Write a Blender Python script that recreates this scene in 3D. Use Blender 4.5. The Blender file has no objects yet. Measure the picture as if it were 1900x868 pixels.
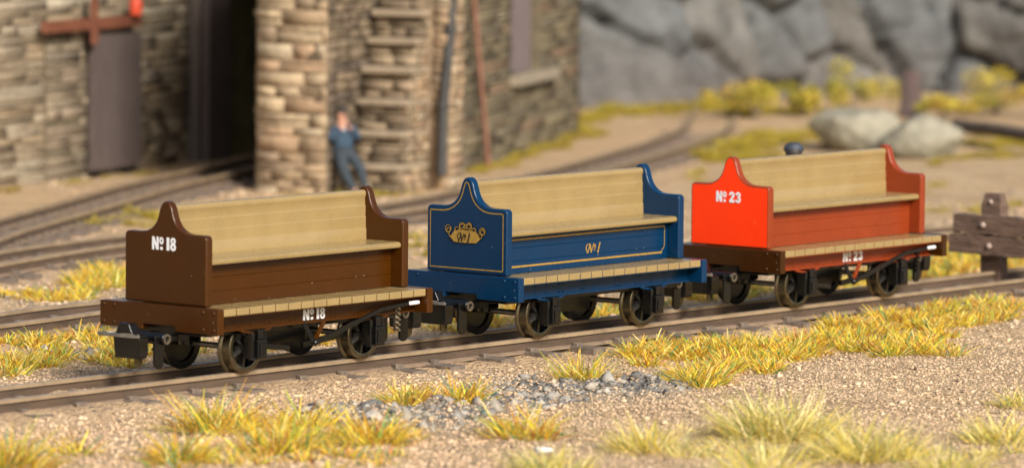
import bpy, bmesh, math, random
import numpy as np
from mathutils import Vector, Matrix, Euler
rnd = random.Random(7)
rng = np.random.default_rng(11)
S = bpy.context.scene
COL = S.collection
R = math.radians

# ------------------------------------------------------------------ camera (solved from the train's own geometry)
CAM = Vector((-36.957, -34.1226, 5.546))
FPX = 9801.5
RIGHT = Vector((0.6282256, -0.7779754, 0.0093204)); UP = Vector((0.0584999, 0.0591783, 0.9965318)); FWD = Vector((0.7758288, 0.6255015, -0.0826887))
def ray(u, v): return FWD + RIGHT * ((u - 950) / FPX) - UP * ((v - 434) / FPX)
def at(u, v, z=-.2):                      # survey helper: the spot on the level z that the photograph shows at (u, v)
    r = ray(u, v); return CAM + r * ((z - CAM.z) / r.z)
cam_d = bpy.data.cameras.new('camera'); cam = bpy.data.objects.new('camera', cam_d); COL.objects.link(cam)
m = Matrix((( RIGHT.x, UP.x, -FWD.x), (RIGHT.y, UP.y, -FWD.y), (RIGHT.z, UP.z, -FWD.z))).to_4x4()
m.translation = CAM; cam.matrix_world = m
cam_d.sensor_width = 36; cam_d.lens = FPX / 1900 * 36; cam_d.clip_start = 1; cam_d.clip_end = 2000
cam_d.dof.use_dof = True; cam_d.dof.focus_distance = 53.3; cam_d.dof.aperture_fstop = .76
S.camera = cam

# ------------------------------------------------------------------ materials
def mat(name, col, rough=.5, var=0., vscale=4., bump=0., bscale=40., metal=0., attr=None, coat=0., col2=None, spec=.5, tex='noise', detail=6., stretch=None, rvar=0.):
    m = bpy.data.materials.new(name); m.use_nodes = True
    nt = m.node_tree; b = nt.nodes['Principled BSDF']; L = nt.links.new
    b.inputs['Roughness'].default_value = rough; b.inputs['Metallic'].default_value = metal
    b.inputs['Specular IOR Level'].default_value = spec; b.inputs['Coat Weight'].default_value = coat; b.inputs['Coat Roughness'].default_value = .12
    tc = nt.nodes.new('ShaderNodeTexCoord'); vec = tc.outputs['Object']
    if stretch:
        mp = nt.nodes.new('ShaderNodeMapping'); mp.inputs['Scale'].default_value = stretch; L(vec, mp.inputs['Vector']); vec = mp.outputs['Vector']
    src = None
    if attr:
        a = nt.nodes.new('ShaderNodeAttribute'); a.attribute_name = attr; src = a.outputs['Color']
    if var or col2:
        n = nt.nodes.new('ShaderNodeTexNoise'); n.inputs['Scale'].default_value = vscale; n.inputs['Detail'].default_value = detail; n.inputs['Roughness'].default_value = .65
        L(vec, n.inputs['Vector'])
        rp = nt.nodes.new('ShaderNodeValToRGB'); rp.color_ramp.elements[0].position = .32; rp.color_ramp.elements[1].position = .68
        if col2: c0, c1 = col, col2
        else: c0 = [max(0, c * (1 - var)) for c in col]; c1 = [min(1, c * (1 + var)) for c in col]
        rp.color_ramp.elements[0].color = (*c0, 1); rp.color_ramp.elements[1].color = (*c1, 1); L(n.outputs['Fac'], rp.inputs['Fac'])
        if src:
            rp.color_ramp.elements[0].color = (1 - var,) * 3 + (1,); rp.color_ramp.elements[1].color = (1 + var,) * 3 + (1,)
            mx = nt.nodes.new('ShaderNodeMix'); mx.data_type = 'RGBA'; mx.blend_type = 'MULTIPLY'; mx.inputs[0].default_value = 1
            L(src, mx.inputs[6]); L(rp.outputs['Color'], mx.inputs[7]); src = mx.outputs[2]
        else: src = rp.outputs['Color']
    if src: L(src, b.inputs['Base Color'])
    else: b.inputs['Base Color'].default_value = (*col, 1)
    if rvar:
        n3 = nt.nodes.new('ShaderNodeTexNoise'); n3.inputs['Scale'].default_value = 9; n3.inputs['Detail'].default_value = 4; L(vec, n3.inputs['Vector'])
        mr = nt.nodes.new('ShaderNodeMapRange'); mr.inputs['From Min'].default_value = .3; mr.inputs['From Max'].default_value = .7
        mr.inputs['To Min'].default_value = rough - rvar; mr.inputs['To Max'].default_value = rough + rvar; L(n3.outputs['Fac'], mr.inputs['Value']); L(mr.outputs['Result'], b.inputs['Roughness'])
    if bump:
        n2 = nt.nodes.new('ShaderNodeTexNoise'); n2.inputs['Scale'].default_value = bscale; n2.inputs['Detail'].default_value = 5; L(vec, n2.inputs['Vector'])
        bp = nt.nodes.new('ShaderNodeBump'); bp.inputs['Strength'].default_value = 1; bp.inputs['Distance'].default_value = bump
        L(n2.outputs['Fac'], bp.inputs['Height']); L(bp.outputs['Normal'], b.inputs['Normal'])
    return m
def paint(name, col, rough=.33, spec=.28, coat=.10):         # model paint: satin, faint mottling, dust specks and orange peel
    m = mat(name, col, rough, var=.08, vscale=2.2, bump=.0004, bscale=26, coat=coat, rvar=.07, spec=spec)
    nt = m.node_tree; b = nt.nodes['Principled BSDF']; L = nt.links.new
    src = b.inputs['Base Color'].links[0].from_socket
    v = nt.nodes.new('ShaderNodeTexVoronoi'); v.inputs['Scale'].default_value = 11; L(nt.nodes['Texture Coordinate'].outputs['Object'], v.inputs['Vector'])
    w = nt.nodes.new('ShaderNodeTexWhiteNoise'); L(v.outputs['Color'], w.inputs['Vector'])
    c1 = nt.nodes.new('ShaderNodeMath'); c1.operation = 'LESS_THAN'; c1.inputs[1].default_value = .055; L(v.outputs['Distance'], c1.inputs[0])
    c2 = nt.nodes.new('ShaderNodeMath'); c2.operation = 'GREATER_THAN'; c2.inputs[1].default_value = .72; L(w.outputs['Value'], c2.inputs[0])
    c3 = nt.nodes.new('ShaderNodeMath'); c3.operation = 'MULTIPLY'; L(c1.outputs[0], c3.inputs[0]); L(c2.outputs[0], c3.inputs[1])
    c4 = nt.nodes.new('ShaderNodeMath'); c4.operation = 'MULTIPLY'; L(c3.outputs[0], c4.inputs[0]); c4.inputs[1].default_value = .55
    mx = nt.nodes.new('ShaderNodeMix'); mx.data_type = 'RGBA'; L(c4.outputs[0], mx.inputs[0]); L(src, mx.inputs[6]); mx.inputs[7].default_value = (.55, .48, .38, 1)
    L(mx.outputs[2], b.inputs['Base Color'])
    return m
BROWN = paint('brown_paint', (.049, .0145, .0002)); BLUE = paint('blue_paint', (.0001, .0235, .068)); REDBROWN = paint('red_brown_paint', (.22, .034, .008))
ORANGE = paint('orange_red_paint', (1.0, .040, 0), .5); DARKBROWN = paint('dark_brown_paint', (.037, .0112, .0003)); TAN = paint('tan_paint', (.280, .196, .080), .28, .5, .3)
WHITE = mat('white_lettering', (.78, .78, .78), .5, var=.05); GOLD = mat('gold_lettering', (.42, .25, .05), .4, var=.25, vscale=40, metal=.3); BLACKINK = mat('black_lettering', (.008, .007, .006), .5)
BLACK = mat('black_plastic', (.0045, .0045, .0045), .26, var=.2, vscale=8, bump=.001, bscale=30, coat=.22, spec=.4); SPOKE = mat('spoke_metal', (.05, .047, .042), .3, var=.25, vscale=14, metal=.4, coat=.2); STEEL = mat('blackened_steel', (.26, .235, .20), .32, var=.3, vscale=12, metal=.7)
BRASS = mat('worn_tyre_metal', (.165, .135, .085), .26, var=.25, vscale=10, metal=.9); SILVER = mat('bare_metal', (.33, .29, .23), .3, metal=.9, var=.2)
RAIL = mat('rusty_rail', (.058, .038, .024), .62, col2=(.115, .075, .048), vscale=5, bump=.003, bscale=60, stretch=(.3, 2, 2)); RAILTOP = mat('rail_head', (.27, .195, .12), .42, col2=(.42, .31, .195), vscale=3, metal=.3)
DUST = mat('dusty_rail_foot', (.17, .115, .073), .85, col2=(.28, .20, .132), vscale=7, bump=.004, bscale=50)
SLEEPER = mat('sleeper_wood', (.095, .070, .052), .85, col2=(.21, .16, .118), vscale=7, bump=.01, bscale=30)

# ------------------------------------------------------------------ mesh helper
class MB:
    def __init__(s): s.v = []; s.f = []; s.m = []
    def add(s, vs, fs, mi=0):
        o = len(s.v); s.v += [tuple(p) for p in vs]; s.f += [tuple(i + o for i in f) for f in fs]; s.m += [mi] * len(fs); return s
    def box(s, c, d, rz=0, mi=0, ry=0):
        h = [x / 2 for x in d]; E = Euler((0, ry, rz)).to_matrix(); c = Vector(c)
        vs = [c + E @ Vector((sx * h[0], sy * h[1], sz * h[2])) for sx in (-1, 1) for sy in (-1, 1) for sz in (-1, 1)]
        return s.add(vs, [(0, 1, 3, 2), (4, 6, 7, 5), (0, 4, 5, 1), (2, 3, 7, 6), (0, 2, 6, 4), (1, 5, 7, 3)], mi)
    def span(s, a, b, mi=0): return s.box([(p + q) / 2 for p, q in zip(a, b)], [abs(q - p) for p, q in zip(a, b)], mi=mi)
    def prism(s, pts, e0, e1, axis='x', mi=0, cap0=None, cap1=None):      # pts: (y,z) for x, (x,z) for y, (x,y) for z
        f = {'x': lambda p, e: (e, p[0], p[1]), 'y': lambda p, e: (p[0], e, p[1]), 'z': lambda p, e: (p[0], p[1], e)}[axis]
        n = len(pts); vs = [f(p, e0) for p in pts] + [f(p, e1) for p in pts]
        s.add(vs, [(i, (i + 1) % n, n + (i + 1) % n, n + i) for i in range(n)], mi)
        o = len(s.v) - 2 * n
        s.f += [tuple(o + i for i in range(n))[::-1], tuple(o + n + i for i in range(n))]; s.m += [mi if cap0 is None else cap0, mi if cap1 is None else cap1]; return s
    def lathe(s, prof, c, axis='y', seg=40, mi=0, mis=None):              # prof: (r, offset along the axis)
        c = Vector(c); vs = []; fs = []; n = len(prof)
        for k in range(seg):
            a = 2 * math.pi * k / seg; co, si = math.cos(a), math.sin(a)
            for r, h in prof: vs.append(c + Vector({'y': (r * co, h, r * si), 'z': (r * co, r * si, h), 'x': (h, r * co, r * si)}[axis]))
        o = len(s.v); s.v += [tuple(p) for p in vs]
        for k in range(seg):
            for i in range(n - 1):
                a, b = k * n + i, ((k + 1) % seg) * n + i
                s.f.append((o + a, o + a + 1, o + b + 1, o + b)); s.m.append(mis[i] if mis else mi)
        return s
    def cyl(s, p, q, r, r2=None, seg=14, mi=0):
        p, q = Vector(p), Vector(q); d = (q - p).normalized(); u = d.orthogonal().normalized(); w = d.cross(u); r2 = r if r2 is None else r2
        vs = [p + (u * math.cos(a) + w * math.sin(a)) * r for a in [2 * math.pi * k / seg for k in range(seg)]] + [q + (u * math.cos(a) + w * math.sin(a)) * r2 for a in [2 * math.pi * k / seg for k in range(seg)]]
        return s.add(vs, [(i, (i + 1) % seg, seg + (i + 1) % seg, seg + i) for i in range(seg)] + [tuple(range(seg))[::-1], tuple(range(seg, 2 * seg))], mi)
    def tube(s, pts, r, seg=10, mi=0):
        for p, q in zip(pts, pts[1:]): s.cyl(p, q, r, seg=seg, mi=mi)
        return s
    def bar(s, p, q, w, h, mi=0, up=(0, 0, 1)):                           # rectangular bar, w across, h along 'up'
        p, q = Vector(p), Vector(q); d = (q - p).normalized(); sd = d.cross(Vector(up)).normalized(); u = sd.cross(d)
        vs = [e + sd * (a * w / 2) + u * (b * h / 2) for e in (p, q) for a, b in ((-1, -1), (1, -1), (1, 1), (-1, 1))]
        return s.add(vs, [(0, 3, 2, 1), (4, 5, 6, 7), (0, 1, 5, 4), (1, 2, 6, 5), (2, 3, 7, 6), (3, 0, 4, 7)], mi)
    def ball(s, c, r, seg=10, rings=6, mi=0):
        if not hasattr(r, '__len__'): r = (r, r, r)
        vs = []; fs = []
        for i in range(rings + 1):
            t = math.pi * i / rings
            for k in range(seg):
                a = 2 * math.pi * k / seg; vs.append((c[0] + r[0] * math.sin(t) * math.cos(a), c[1] + r[1] * math.sin(t) * math.sin(a), c[2] + r[2] * math.cos(t)))
        for i in range(rings):
            for k in range(seg): fs.append((i * seg + k, (i + 1) * seg + k, (i + 1) * seg + (k + 1) % seg, i * seg + (k + 1) % seg))
        return s.add(vs, fs, mi)
    def build(s, name, mats, parent=None, bevel=0, bseg=2, smooth=False, fix=True):
        me = bpy.data.meshes.new(name); me.from_pydata(s.v, [], s.f)
        for mm in (mats if isinstance(mats, (list, tuple)) else [mats]): me.materials.append(mm)
        me.polygons.foreach_set('material_index', s.m)
        if fix:
            bm = bmesh.new(); bm.from_mesh(me); bmesh.ops.recalc_face_normals(bm, faces=bm.faces); bm.to_mesh(me); bm.free()
        if smooth or bevel: me.shade_smooth()
        if smooth and not bevel: me.set_sharp_from_angle(angle=R(38))
        o = bpy.data.objects.new(name, me); COL.objects.link(o)
        if parent: o.parent = parent
        if bevel:
            b = o.modifiers.new('edge', 'BEVEL'); b.width = bevel; b.segments = bseg; b.limit_method = 'ANGLE'; b.angle_limit = R(40); b.harden_normals = True
        return o
def tag(o, label=None, cat=None, group=None, kind=None):
    if label: o['label'] = label
    if cat: o['category'] = cat
    if group: o['group'] = group
    if kind: o['kind'] = kind
    return o
def thing(name, label, cat, loc=(0, 0, 0), rz=0, group=None):
    o = bpy.data.objects.new(name, None); COL.objects.link(o); o.location = loc; o.rotation_euler = (0, 0, rz); o.empty_display_size = .3
    return tag(o, label, cat, group)
def np_mesh(name, v, f, material, col=None, smooth=False):               # v (n,3), f (m,k) numpy
    me = bpy.data.meshes.new(name); k = f.shape[1]
    me.vertices.add(len(v)); me.vertices.foreach_set('co', v.astype(np.float32).ravel())
    me.loops.add(f.size); me.loops.foreach_set('vertex_index', f.astype(np.int32).ravel())
    me.polygons.add(len(f)); me.polygons.foreach_set('loop_start', np.arange(0, f.size, k, dtype=np.int32))
    me.update(calc_edges=True); me.validate()
    me.materials.append(material)
    if col is not None:
        a = me.color_attributes.new('tint', 'FLOAT_COLOR', 'POINT'); a.data.foreach_set('color', np.c_[col, np.ones(len(col))].astype(np.float32).ravel())
    if smooth: me.shade_smooth()
    o = bpy.data.objects.new(name, me); COL.objects.link(o); return o

# ------------------------------------------------------------------ terrain
def vnoise(x, y, seed=0):                # smooth value noise, vectorised
    xi = np.floor(x).astype(np.int64); yi = np.floor(y).astype(np.int64); fx = x - xi; fy = y - yi
    h = lambda a, b: ((np.sin((a * 127.1 + b * 311.7 + seed * 74.7)) * 43758.5453) % 1.0)
    sx = fx * fx * (3 - 2 * fx); sy = fy * fy * (3 - 2 * fy)
    return (h(xi, yi) * (1 - sx) + h(xi + 1, yi) * sx) * (1 - sy) + (h(xi, yi + 1) * (1 - sx) + h(xi + 1, yi + 1) * sx) * sy - .5
TRK = {}
def smooth_path(pts, step=.25):
    P = [Vector((*p, 0)) for p in pts]; out = []
    for i in range(len(P) - 1):
        p0, p1, p2, p3 = P[max(i - 1, 0)], P[i], P[i + 1], P[min(i + 2, len(P) - 1)]
        n = max(2, int((p2 - p1).length / step))
        for k in range(n):
            t = k / n; out.append(.5 * ((2 * p1) + (p2 - p0) * t + (2 * p0 - 5 * p1 + 4 * p2 - p3) * t * t + (3 * p1 - p0 - 3 * p2 + p3) * t ** 3))
    out.append(P[-1]); return out
def mid(l1, l2): return [tuple(((at(*a, 0) + at(*b, 0)) / 2).xy) for a, b in zip(l1, l2)]
TRK['main'] = smooth_path([(-16, 0), (0, 0), (10, 0), (15.8, .08)])
t2 = mid([(0, 580), (230, 551)], [(0, 603), (230, 575)]); e2 = at(1760, 431, -.05)
TRK['second'] = smooth_path([(t2[0][0] - 16, t2[0][1] - 1.6), (t2[0][0] - 7, t2[0][1] - .9), t2[0], t2[1], ((t2[1][0] + e2.x) / 2, t2[1][1] - .1), (e2.x, e2.y), (e2.x + 8, e2.y - .9), (e2.x + 14, e2.y - 1.6)])
t3 = mid([(0, 465), (225, 432), (700, 377), (960, 330), (1150, 283), (1300, 233)], [(0, 490), (225, 456), (700, 398), (960, 349), (1150, 300), (1300, 248)])
TRK['third'] = smooth_path([(t3[0][0] - 18, t3[0][1] - 4.6), (t3[0][0] - 6, t3[0][1] - 2)] + t3 + [(t3[-1][0] + 8, t3[-1][1] + 5.5)])
t4 = mid([(0, 410), (160, 365), (300, 326), (470, 290)], [(0, 434), (160, 389), (300, 349), (470, 312)])
TRK['fourth'] = smooth_path([(t4[0][0] - 16, t4[0][1] - 7.4), (t4[0][0] - 4, t4[0][1] - 2.2)] + t4 + [(t4[-1][0] + 4, t4[-1][1] + 1.9)])
PTS = np.array([tuple(p.xy) for k in TRK for p in TRK[k]][::2])
def track_dist(x, y):
    d = np.full(x.shape, 99.)
    for k in TRK:
        P = np.array([tuple(p.xy) for p in TRK[k]])
        for i in range(0, len(P) - 1, 4):
            a = P[i]; b = P[min(i + 4, len(P) - 1)]; ab = b - a; t = np.clip(((x - a[0]) * ab[0] + (y - a[1]) * ab[1]) / (ab @ ab + 1e-9), 0, 1)
            d = np.minimum(d, np.hypot(x - a[0] - t * ab[0], y - a[1] - t * ab[1]))
    return d
GREYS = [(at(800, 772), 1.15), (at(690, 765), .7), (at(1060, 718), 1.2), (at(1180, 722), .65), (at(930, 742), .8), (at(130, 655), .45), (at(620, 760), .5)]
def ground_z(x, y, d=None):
    x = np.asarray(x, float); y = np.asarray(y, float)
    if d is None: d = track_dist(x, y)
    z = -.215 + .07 * vnoise(x * .45, y * .45, 1) + .035 * vnoise(x * 1.7, y * 1.7, 2)
    bal = np.clip((1.35 - d) / .7, 0, 1)
    z = z * (1 - bal) + (-.166 + .05 * vnoise(x * 1.3, y * 1.6, 5) + .025 * vnoise(x * 3.7, y * 3.7, 6) + .034 * np.clip((4.5 - x) / 3, 0, 1) - .012 * np.clip((x - 4) / 2, 0, 1)) * bal
    fine = np.exp(-(np.hypot(x - 4, y + 2) / 22) ** 2)
    z = z + fine * (.022 * vnoise(x * 6, y * 6, 3) + .022 * vnoise(x * 14, y * 14, 4))
    for c_, r_ in GREYS:
        q_ = np.clip(1.15 - np.hypot(x - c_.x, y - c_.y) / r_ + .7 * vnoise(x * 2.5, y * 2.5, 9), 0, 1) * np.clip((d - .9) / .2, 0, 1)
        z = z + q_ * (.03 + .10 * vnoise(x * 5, y * 5, 41) + .075 * np.abs(vnoise(x * 10, y * 10, 42)) + .03 * vnoise(x * 20, y * 20, 43))
    rise = np.clip((x * FWD.x + y * FWD.y - 30) / 20, 0, 1)               # the ground lifts a little towards the cliff foot
    return z + .3 * rise * rise
def axis_coords(lo, hi, step, far):
    c = list(np.arange(lo, hi, step)); s = step; a = c[-1]
    while a < far: s *= 1.22; a += s; c.append(a)
    s = step; a = c[0]; pre = []
    while a > -far: s *= 1.22; a -= s; pre.append(a)
    return np.array(pre[::-1] + c)
gx = axis_coords(-6, 18, .045, 600); gy = axis_coords(-9, 7, .045, 600)
X, Y = np.meshgrid(gx, gy); D = track_dist(X, Y); Z = ground_z(X, Y, D)
nx, ny = len(gx), len(gy); idx = np.arange(nx * ny).reshape(ny, nx)
F = np.stack([idx[:-1, :-1], idx[:-1, 1:], idx[1:, 1:], idx[1:, :-1]], -1).reshape(-1, 4)
bal = np.clip((1.5 - D) / .6 + .5 * vnoise(X * 1.3, Y * 1.3, 8), 0, 1)
grey = np.zeros_like(X)
for c, r in GREYS: grey = np.maximum(grey, np.clip(1.25 - np.hypot(X - c.x, (Y - c.y) * 1.0) / r + .7 * vnoise(X * 2.5, Y * 2.5, 9), 0, 1))
GM = bpy.data.materials.new('sandy_ground'); GM.use_nodes = True
def ground_mat():
    nt = GM.node_tree; b = nt.nodes['Principled BSDF']; L = nt.links.new; b.inputs['Roughness'].default_value = .9; b.inputs['Specular IOR Level'].default_value = .25
    tc = nt.nodes.new('ShaderNodeTexCoord'); at_ = nt.nodes.new('ShaderNodeAttribute'); at_.attribute_name = 'tint'
    sep = nt.nodes.new('ShaderNodeSeparateColor'); L(at_.outputs['Color'], sep.inputs['Color'])
    def noise(sc, det=4):
        n = nt.nodes.new('ShaderNodeTexNoise'); n.inputs['Scale'].default_value = sc; n.inputs['Detail'].default_value = det; n.inputs['Roughness'].default_value = .7; L(tc.outputs['Object'], n.inputs['Vector']); return n
    def ramp(src, stops):
        r = nt.nodes.new('ShaderNodeValToRGB'); e = r.color_ramp.elements
        while len(e) < len(stops): e.new(.5)
        for k, (p, c) in enumerate(stops): e[k].position = p; e[k].color = (*c, 1)
        L(src, r.inputs['Fac']); return r.outputs['Color']
    def mix(f, a, c, mode='MIX'):
        x = nt.nodes.new('ShaderNodeMix'); x.data_type = 'RGBA'; x.blend_type = mode
        if isinstance(f, float): x.inputs[0].default_value = f
        else: L(f, x.inputs[0])
        L(a, x.inputs[6]); L(c, x.inputs[7]); return x.outputs[2]
    sand = ramp(noise(1.1).outputs['Fac'], [(.3, (.46, .315, .18)), (.5, (.57, .405, .235)), (.7, (.66, .485, .295))])
    grit = ramp(noise(17, 6).outputs['Fac'], [(.28, (.40, .37, .34)), (.44, (.86, .84, .82)), (.56, (1.04, 1.03, 1)), (.70, (1.4, 1.36, 1.28))])
    ball = ramp(noise(3.2).outputs['Fac'], [(.3, (.44, .295, .185)), (.5, (.59, .41, .24)), (.7, (.71, .515, .32))])
    gr = ramp(noise(6).outputs['Fac'], [(.3, (.13, .122, .11)), (.5, (.26, .24, .21)), (.7, (.40, .365, .31))])
    c = mix(sep.outputs['Red'], sand, ball); c = mix(sep.outputs['Green'], c, gr)
    L(mix(1., c, grit, 'MULTIPLY'), b.inputs['Base Color'])
    n = noise(22, 6); v = nt.nodes.new('ShaderNodeTexVoronoi'); v.inputs['Scale'].default_value = 26; L(tc.outputs['Object'], v.inputs['Vector'])
    ad = nt.nodes.new('ShaderNodeMath'); ad.operation = 'SUBTRACT'; L(n.outputs['Fac'], ad.inputs[0]); L(v.outputs['Distance'], ad.inputs[1])
    bp = nt.nodes.new('ShaderNodeBump'); bp.inputs['Strength'].default_value = 1; bp.inputs['Distance'].default_value = .04; L(ad.outputs[0], bp.inputs['Height']); L(bp.outputs['Normal'], b.inputs['Normal'])
ground_mat()
g = np_mesh('ground', np.c_[X.ravel(), Y.ravel(), Z.ravel()], F, GM, np.c_[bal.ravel(), grey.ravel(), np.zeros(X.size)], True); tag(g, kind='structure')

# gravel and rubble: loose stones
def stones(name, pos, size, cols, material, flat=.7):
    n = len(pos)
    base = np.array([(1, 0, 0), (-1, 0, 0), (0, 1, 0), (0, -1, 0), (0, 0, 1), (0, 0, -1), (.6, .6, .5), (-.6, .6, .5), (.6, -.6, .5), (-.6, -.6, .5), (.6, .6, -.5), (-.6, .6, -.5), (.6, -.6, -.5), (-.6, -.6, -.5)], float)
    tri = []
    for sx, ix in ((1, 0), (-1, 1)):
        for sy, iy in ((1, 2), (-1, 3)):
            for sz, iz in ((1, 4), (-1, 5)):
                k = [j for j in range(6, 14) if np.sign(base[j])[0] == sx and np.sign(base[j])[1] == sy and np.sign(base[j])[2] == sz][0]
                t = [(ix, iy, k), (iy, iz, k), (iz, ix, k)]
                tri += t if sx * sy * sz > 0 else [q[::-1] for q in t]
    tri = np.array(tri)
    V = base[None] * (1 + .34 * rng.standard_normal((n, 14, 1))) ; V = V * (size[:, None, None] * np.stack([np.ones(n), rng.uniform(.6, 1, n), rng.uniform(.45, flat, n)], -1)[:, None])
    a = rng.uniform(0, 6.28, n); ca, sa = np.cos(a)[:, None], np.sin(a)[:, None]
    V = np.stack([V[..., 0] * ca - V[..., 1] * sa, V[..., 0] * sa + V[..., 1] * ca, V[..., 2]], -1) + pos[:, None]
    return np_mesh(name, V.reshape(-1, 3), (tri[None] + (np.arange(n) * 14)[:, None, None]).reshape(-1, 3), material, np.repeat(cols, 14, 0))
STONE = mat('loose_stone', (1, 1, 1), .85, attr='tint', var=.25, vscale=30, spec=.3)
def px_scatter(n, box):                    # random ground points over an area, given by the area's bounds as seen in the photograph
    u = rng.uniform(box[0], box[2], n); v = rng.uniform(box[1], box[3], n)
    d = np.array([tuple(ray(a, b)) for a, b in zip(u, v)]); k = (-.2 - CAM.z) / d[:, 2]; P = np.array(CAM) + d * k[:, None]
    return P[:, 0], P[:, 1]
def pick(pal, n, jit=.15): return np.clip(np.array(pal)[rng.integers(0, len(pal), n)] * rng.uniform(1 - jit, 1 + jit, (n, 1)), 0, 1)
x1, y1 = px_scatter(30000, (-60, 560, 1960, 930)); x2, y2 = px_scatter(16000, (-60, 600, 1960, 800)); x3, y3 = px_scatter(5000, (-60, 380, 1960, 600))
xs, ys = np.r_[x1, x2, x3], np.r_[y1, y2, y3]; d = track_dist(xs, ys); keep = (d > .95) | ((d < .28) & (rng.random(len(d)) < .5)); xs, ys, d = xs[keep], ys[keep], d[keep]
sz = rng.uniform(.008, .019, len(xs)) * (1 + 1.2 * (rng.random(len(xs)) < .02))
tag(stones('gravel', np.c_[xs, ys, ground_z(xs, ys, d) + sz * .25], sz, pick([(.60, .43, .27), (.50, .35, .215), (.66, .50, .33), (.56, .39, .24), (.40, .275, .17), (.63, .47, .31), (.54, .38, .24), (.30, .21, .135), (.58, .40, .24), (.62, .45, .28)], len(xs)), STONE), 'small buff and brown grit strewn over the sandy ground', 'gravel', kind='stuff')
xc, yc = px_scatter(5200, (-40, 690, 1000, 900)); dc = track_dist(xc, yc); kc = dc > .8; xc, yc, dc = xc[kc], yc[kc], dc[kc]; zc_ = rng.uniform(.012, .03, len(xc))
tag(stones('gravel', np.c_[xc, yc, ground_z(xc, yc, dc) + zc_ * .1], zc_, pick([(.66, .46, .28), (.62, .41, .24), (.70, .52, .34), (.54, .36, .22), (.64, .43, .26), (.36, .25, .16), (.58, .42, .28), (.24, .18, .13)], len(xc)), STONE), 'coarse peach and orange grit on the sand in front of the brown wagon', 'gravel', kind='stuff')
xm, ym = px_scatter(9000, (-40, 330, 1940, 600)); dm_ = track_dist(xm, ym); km = (dm_ > .8) & (vnoise(xm * .6, ym * .6, 60) > -.05); xm, ym, dm_ = xm[km], ym[km], dm_[km]; zm_ = rng.uniform(.02, .05, len(xm))
tag(stones('gravel', np.c_[xm, ym, ground_z(xm, ym, dm_) + zm_ * .1], zm_, pick([(.50, .35, .22), (.42, .29, .19), (.60, .45, .30), (.34, .25, .18), (.28, .23, .18)], len(xm)), STONE), 'scattered brown chippings on the sand between the far tracks', 'gravel', kind='stuff')
P = []; s_ = []
for c, r in GREYS:
    n = int(170 * r); rr = r * np.sqrt(rng.random(n)) * 1.0; a = rng.uniform(0, 6.28, n); P.append(np.c_[c.x + rr * np.cos(a), c.y + rr * np.sin(a) * .8]); s_.append(rng.uniform(.01, .055, n) * (1 + 1.1 * (rng.random(n) < .10)))
P = np.concatenate(P); sz = np.concatenate(s_); k = track_dist(P[:, 0], P[:, 1]) > .9; P, sz = P[k], sz[k]
tag(stones('rubble', np.c_[P, ground_z(P[:, 0], P[:, 1]) + sz * 0], sz, pick([(.22, .20, .172), (.16, .15, .135), (.29, .265, .225), (.12, .115, .107), (.34, .295, .235), (.40, .36, .30)], len(P)), STONE, .9), 'grey slate rubble heaped on the sand in front of the train', 'rubble', kind='stuff')

# ------------------------------------------------------------------ railway tracks
def track(key, label, y_from=0):
    path = TRK[key]; root = thing('railway_track', label, 'railway track', (path[0].x, path[0].y, 0))
    tan = [(path[min(i + 1, len(path) - 1)] - path[max(i - 1, 0)]).normalized() for i in range(len(path))]
    nrm = [Vector((-t.y, t.x, 0)) for t in tan]
    prof = [(-.036, 0), (-.03, .004), (.03, .004), (.036, 0), (.036, -.032), (.013, -.046), (.013, -.118), (.062, -.132), (.062, -.15), (-.062, -.15), (-.062, -.132), (-.013, -.118), (-.013, -.046), (-.036, -.032)]
    for sgn in (-1, 1):
        mb = MB(); n = len(prof)
        for p, w in zip(path, nrm):
            c = p + w * (sgn * .386) - root.location
            mb.v += [tuple(c + w * a + Vector((0, 0, b))) for a, b in prof]
        for i in range(len(path) - 1):
            for k in range(n): mb.f.append((i * n + k, i * n + (k + 1) % n, (i + 1) * n + (k + 1) % n, (i + 1) * n + k)); mb.m.append(1 if k in (0, 1, 2, 3, 13) else 2 if k in (6, 7, 9, 10) else 0)
        mb.build('rail', [RAIL, RAILTOP, DUST], root, smooth=False)
    s_acc = 0; nxt = .3; j = 0
    for i in range(1, len(path)):
        s_acc += (path[i] - path[i - 1]).length
        if s_acc >= nxt:
            nxt += .74 + rnd.uniform(-.02, .02); t = tan[i]; a = math.atan2(t.y, t.x) + rnd.uniform(-.03, .03); mb = MB()
            c = path[i] - root.location; ln = 1.5 + rnd.uniform(-.05, .05)
            mb.box((0, 0, -.182 + rnd.uniform(-.012, .008)), (.23 + rnd.uniform(-.02, .02), ln, .11))
            for sgn in (-1, 1):
                for q in (-1, 1): mb.box((rnd.uniform(-.015, .015), sgn * .386 + q * .082, -.118), (.11 + rnd.uniform(-.02, .02), .06, .055), rnd.uniform(-.2, .2)); mb.box((0, sgn * .386 + q * .052, -.112), (.07, .03, .04))
            o = mb.build('sleeper', SLEEPER, root, bevel=.006, bseg=1); o.location = c; o.rotation_euler = (0, 0, a); j += 1
    return root
track('main', 'sharp brown track on which the three bench wagons stand')
track('second', 'blurred straight track just behind the wagons, partly hidden by them')
track('third', 'blurred track curving from behind the wagons away towards the cliff')
track('fourth', 'far track running into the dark mouth of the stone shed')

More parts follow.
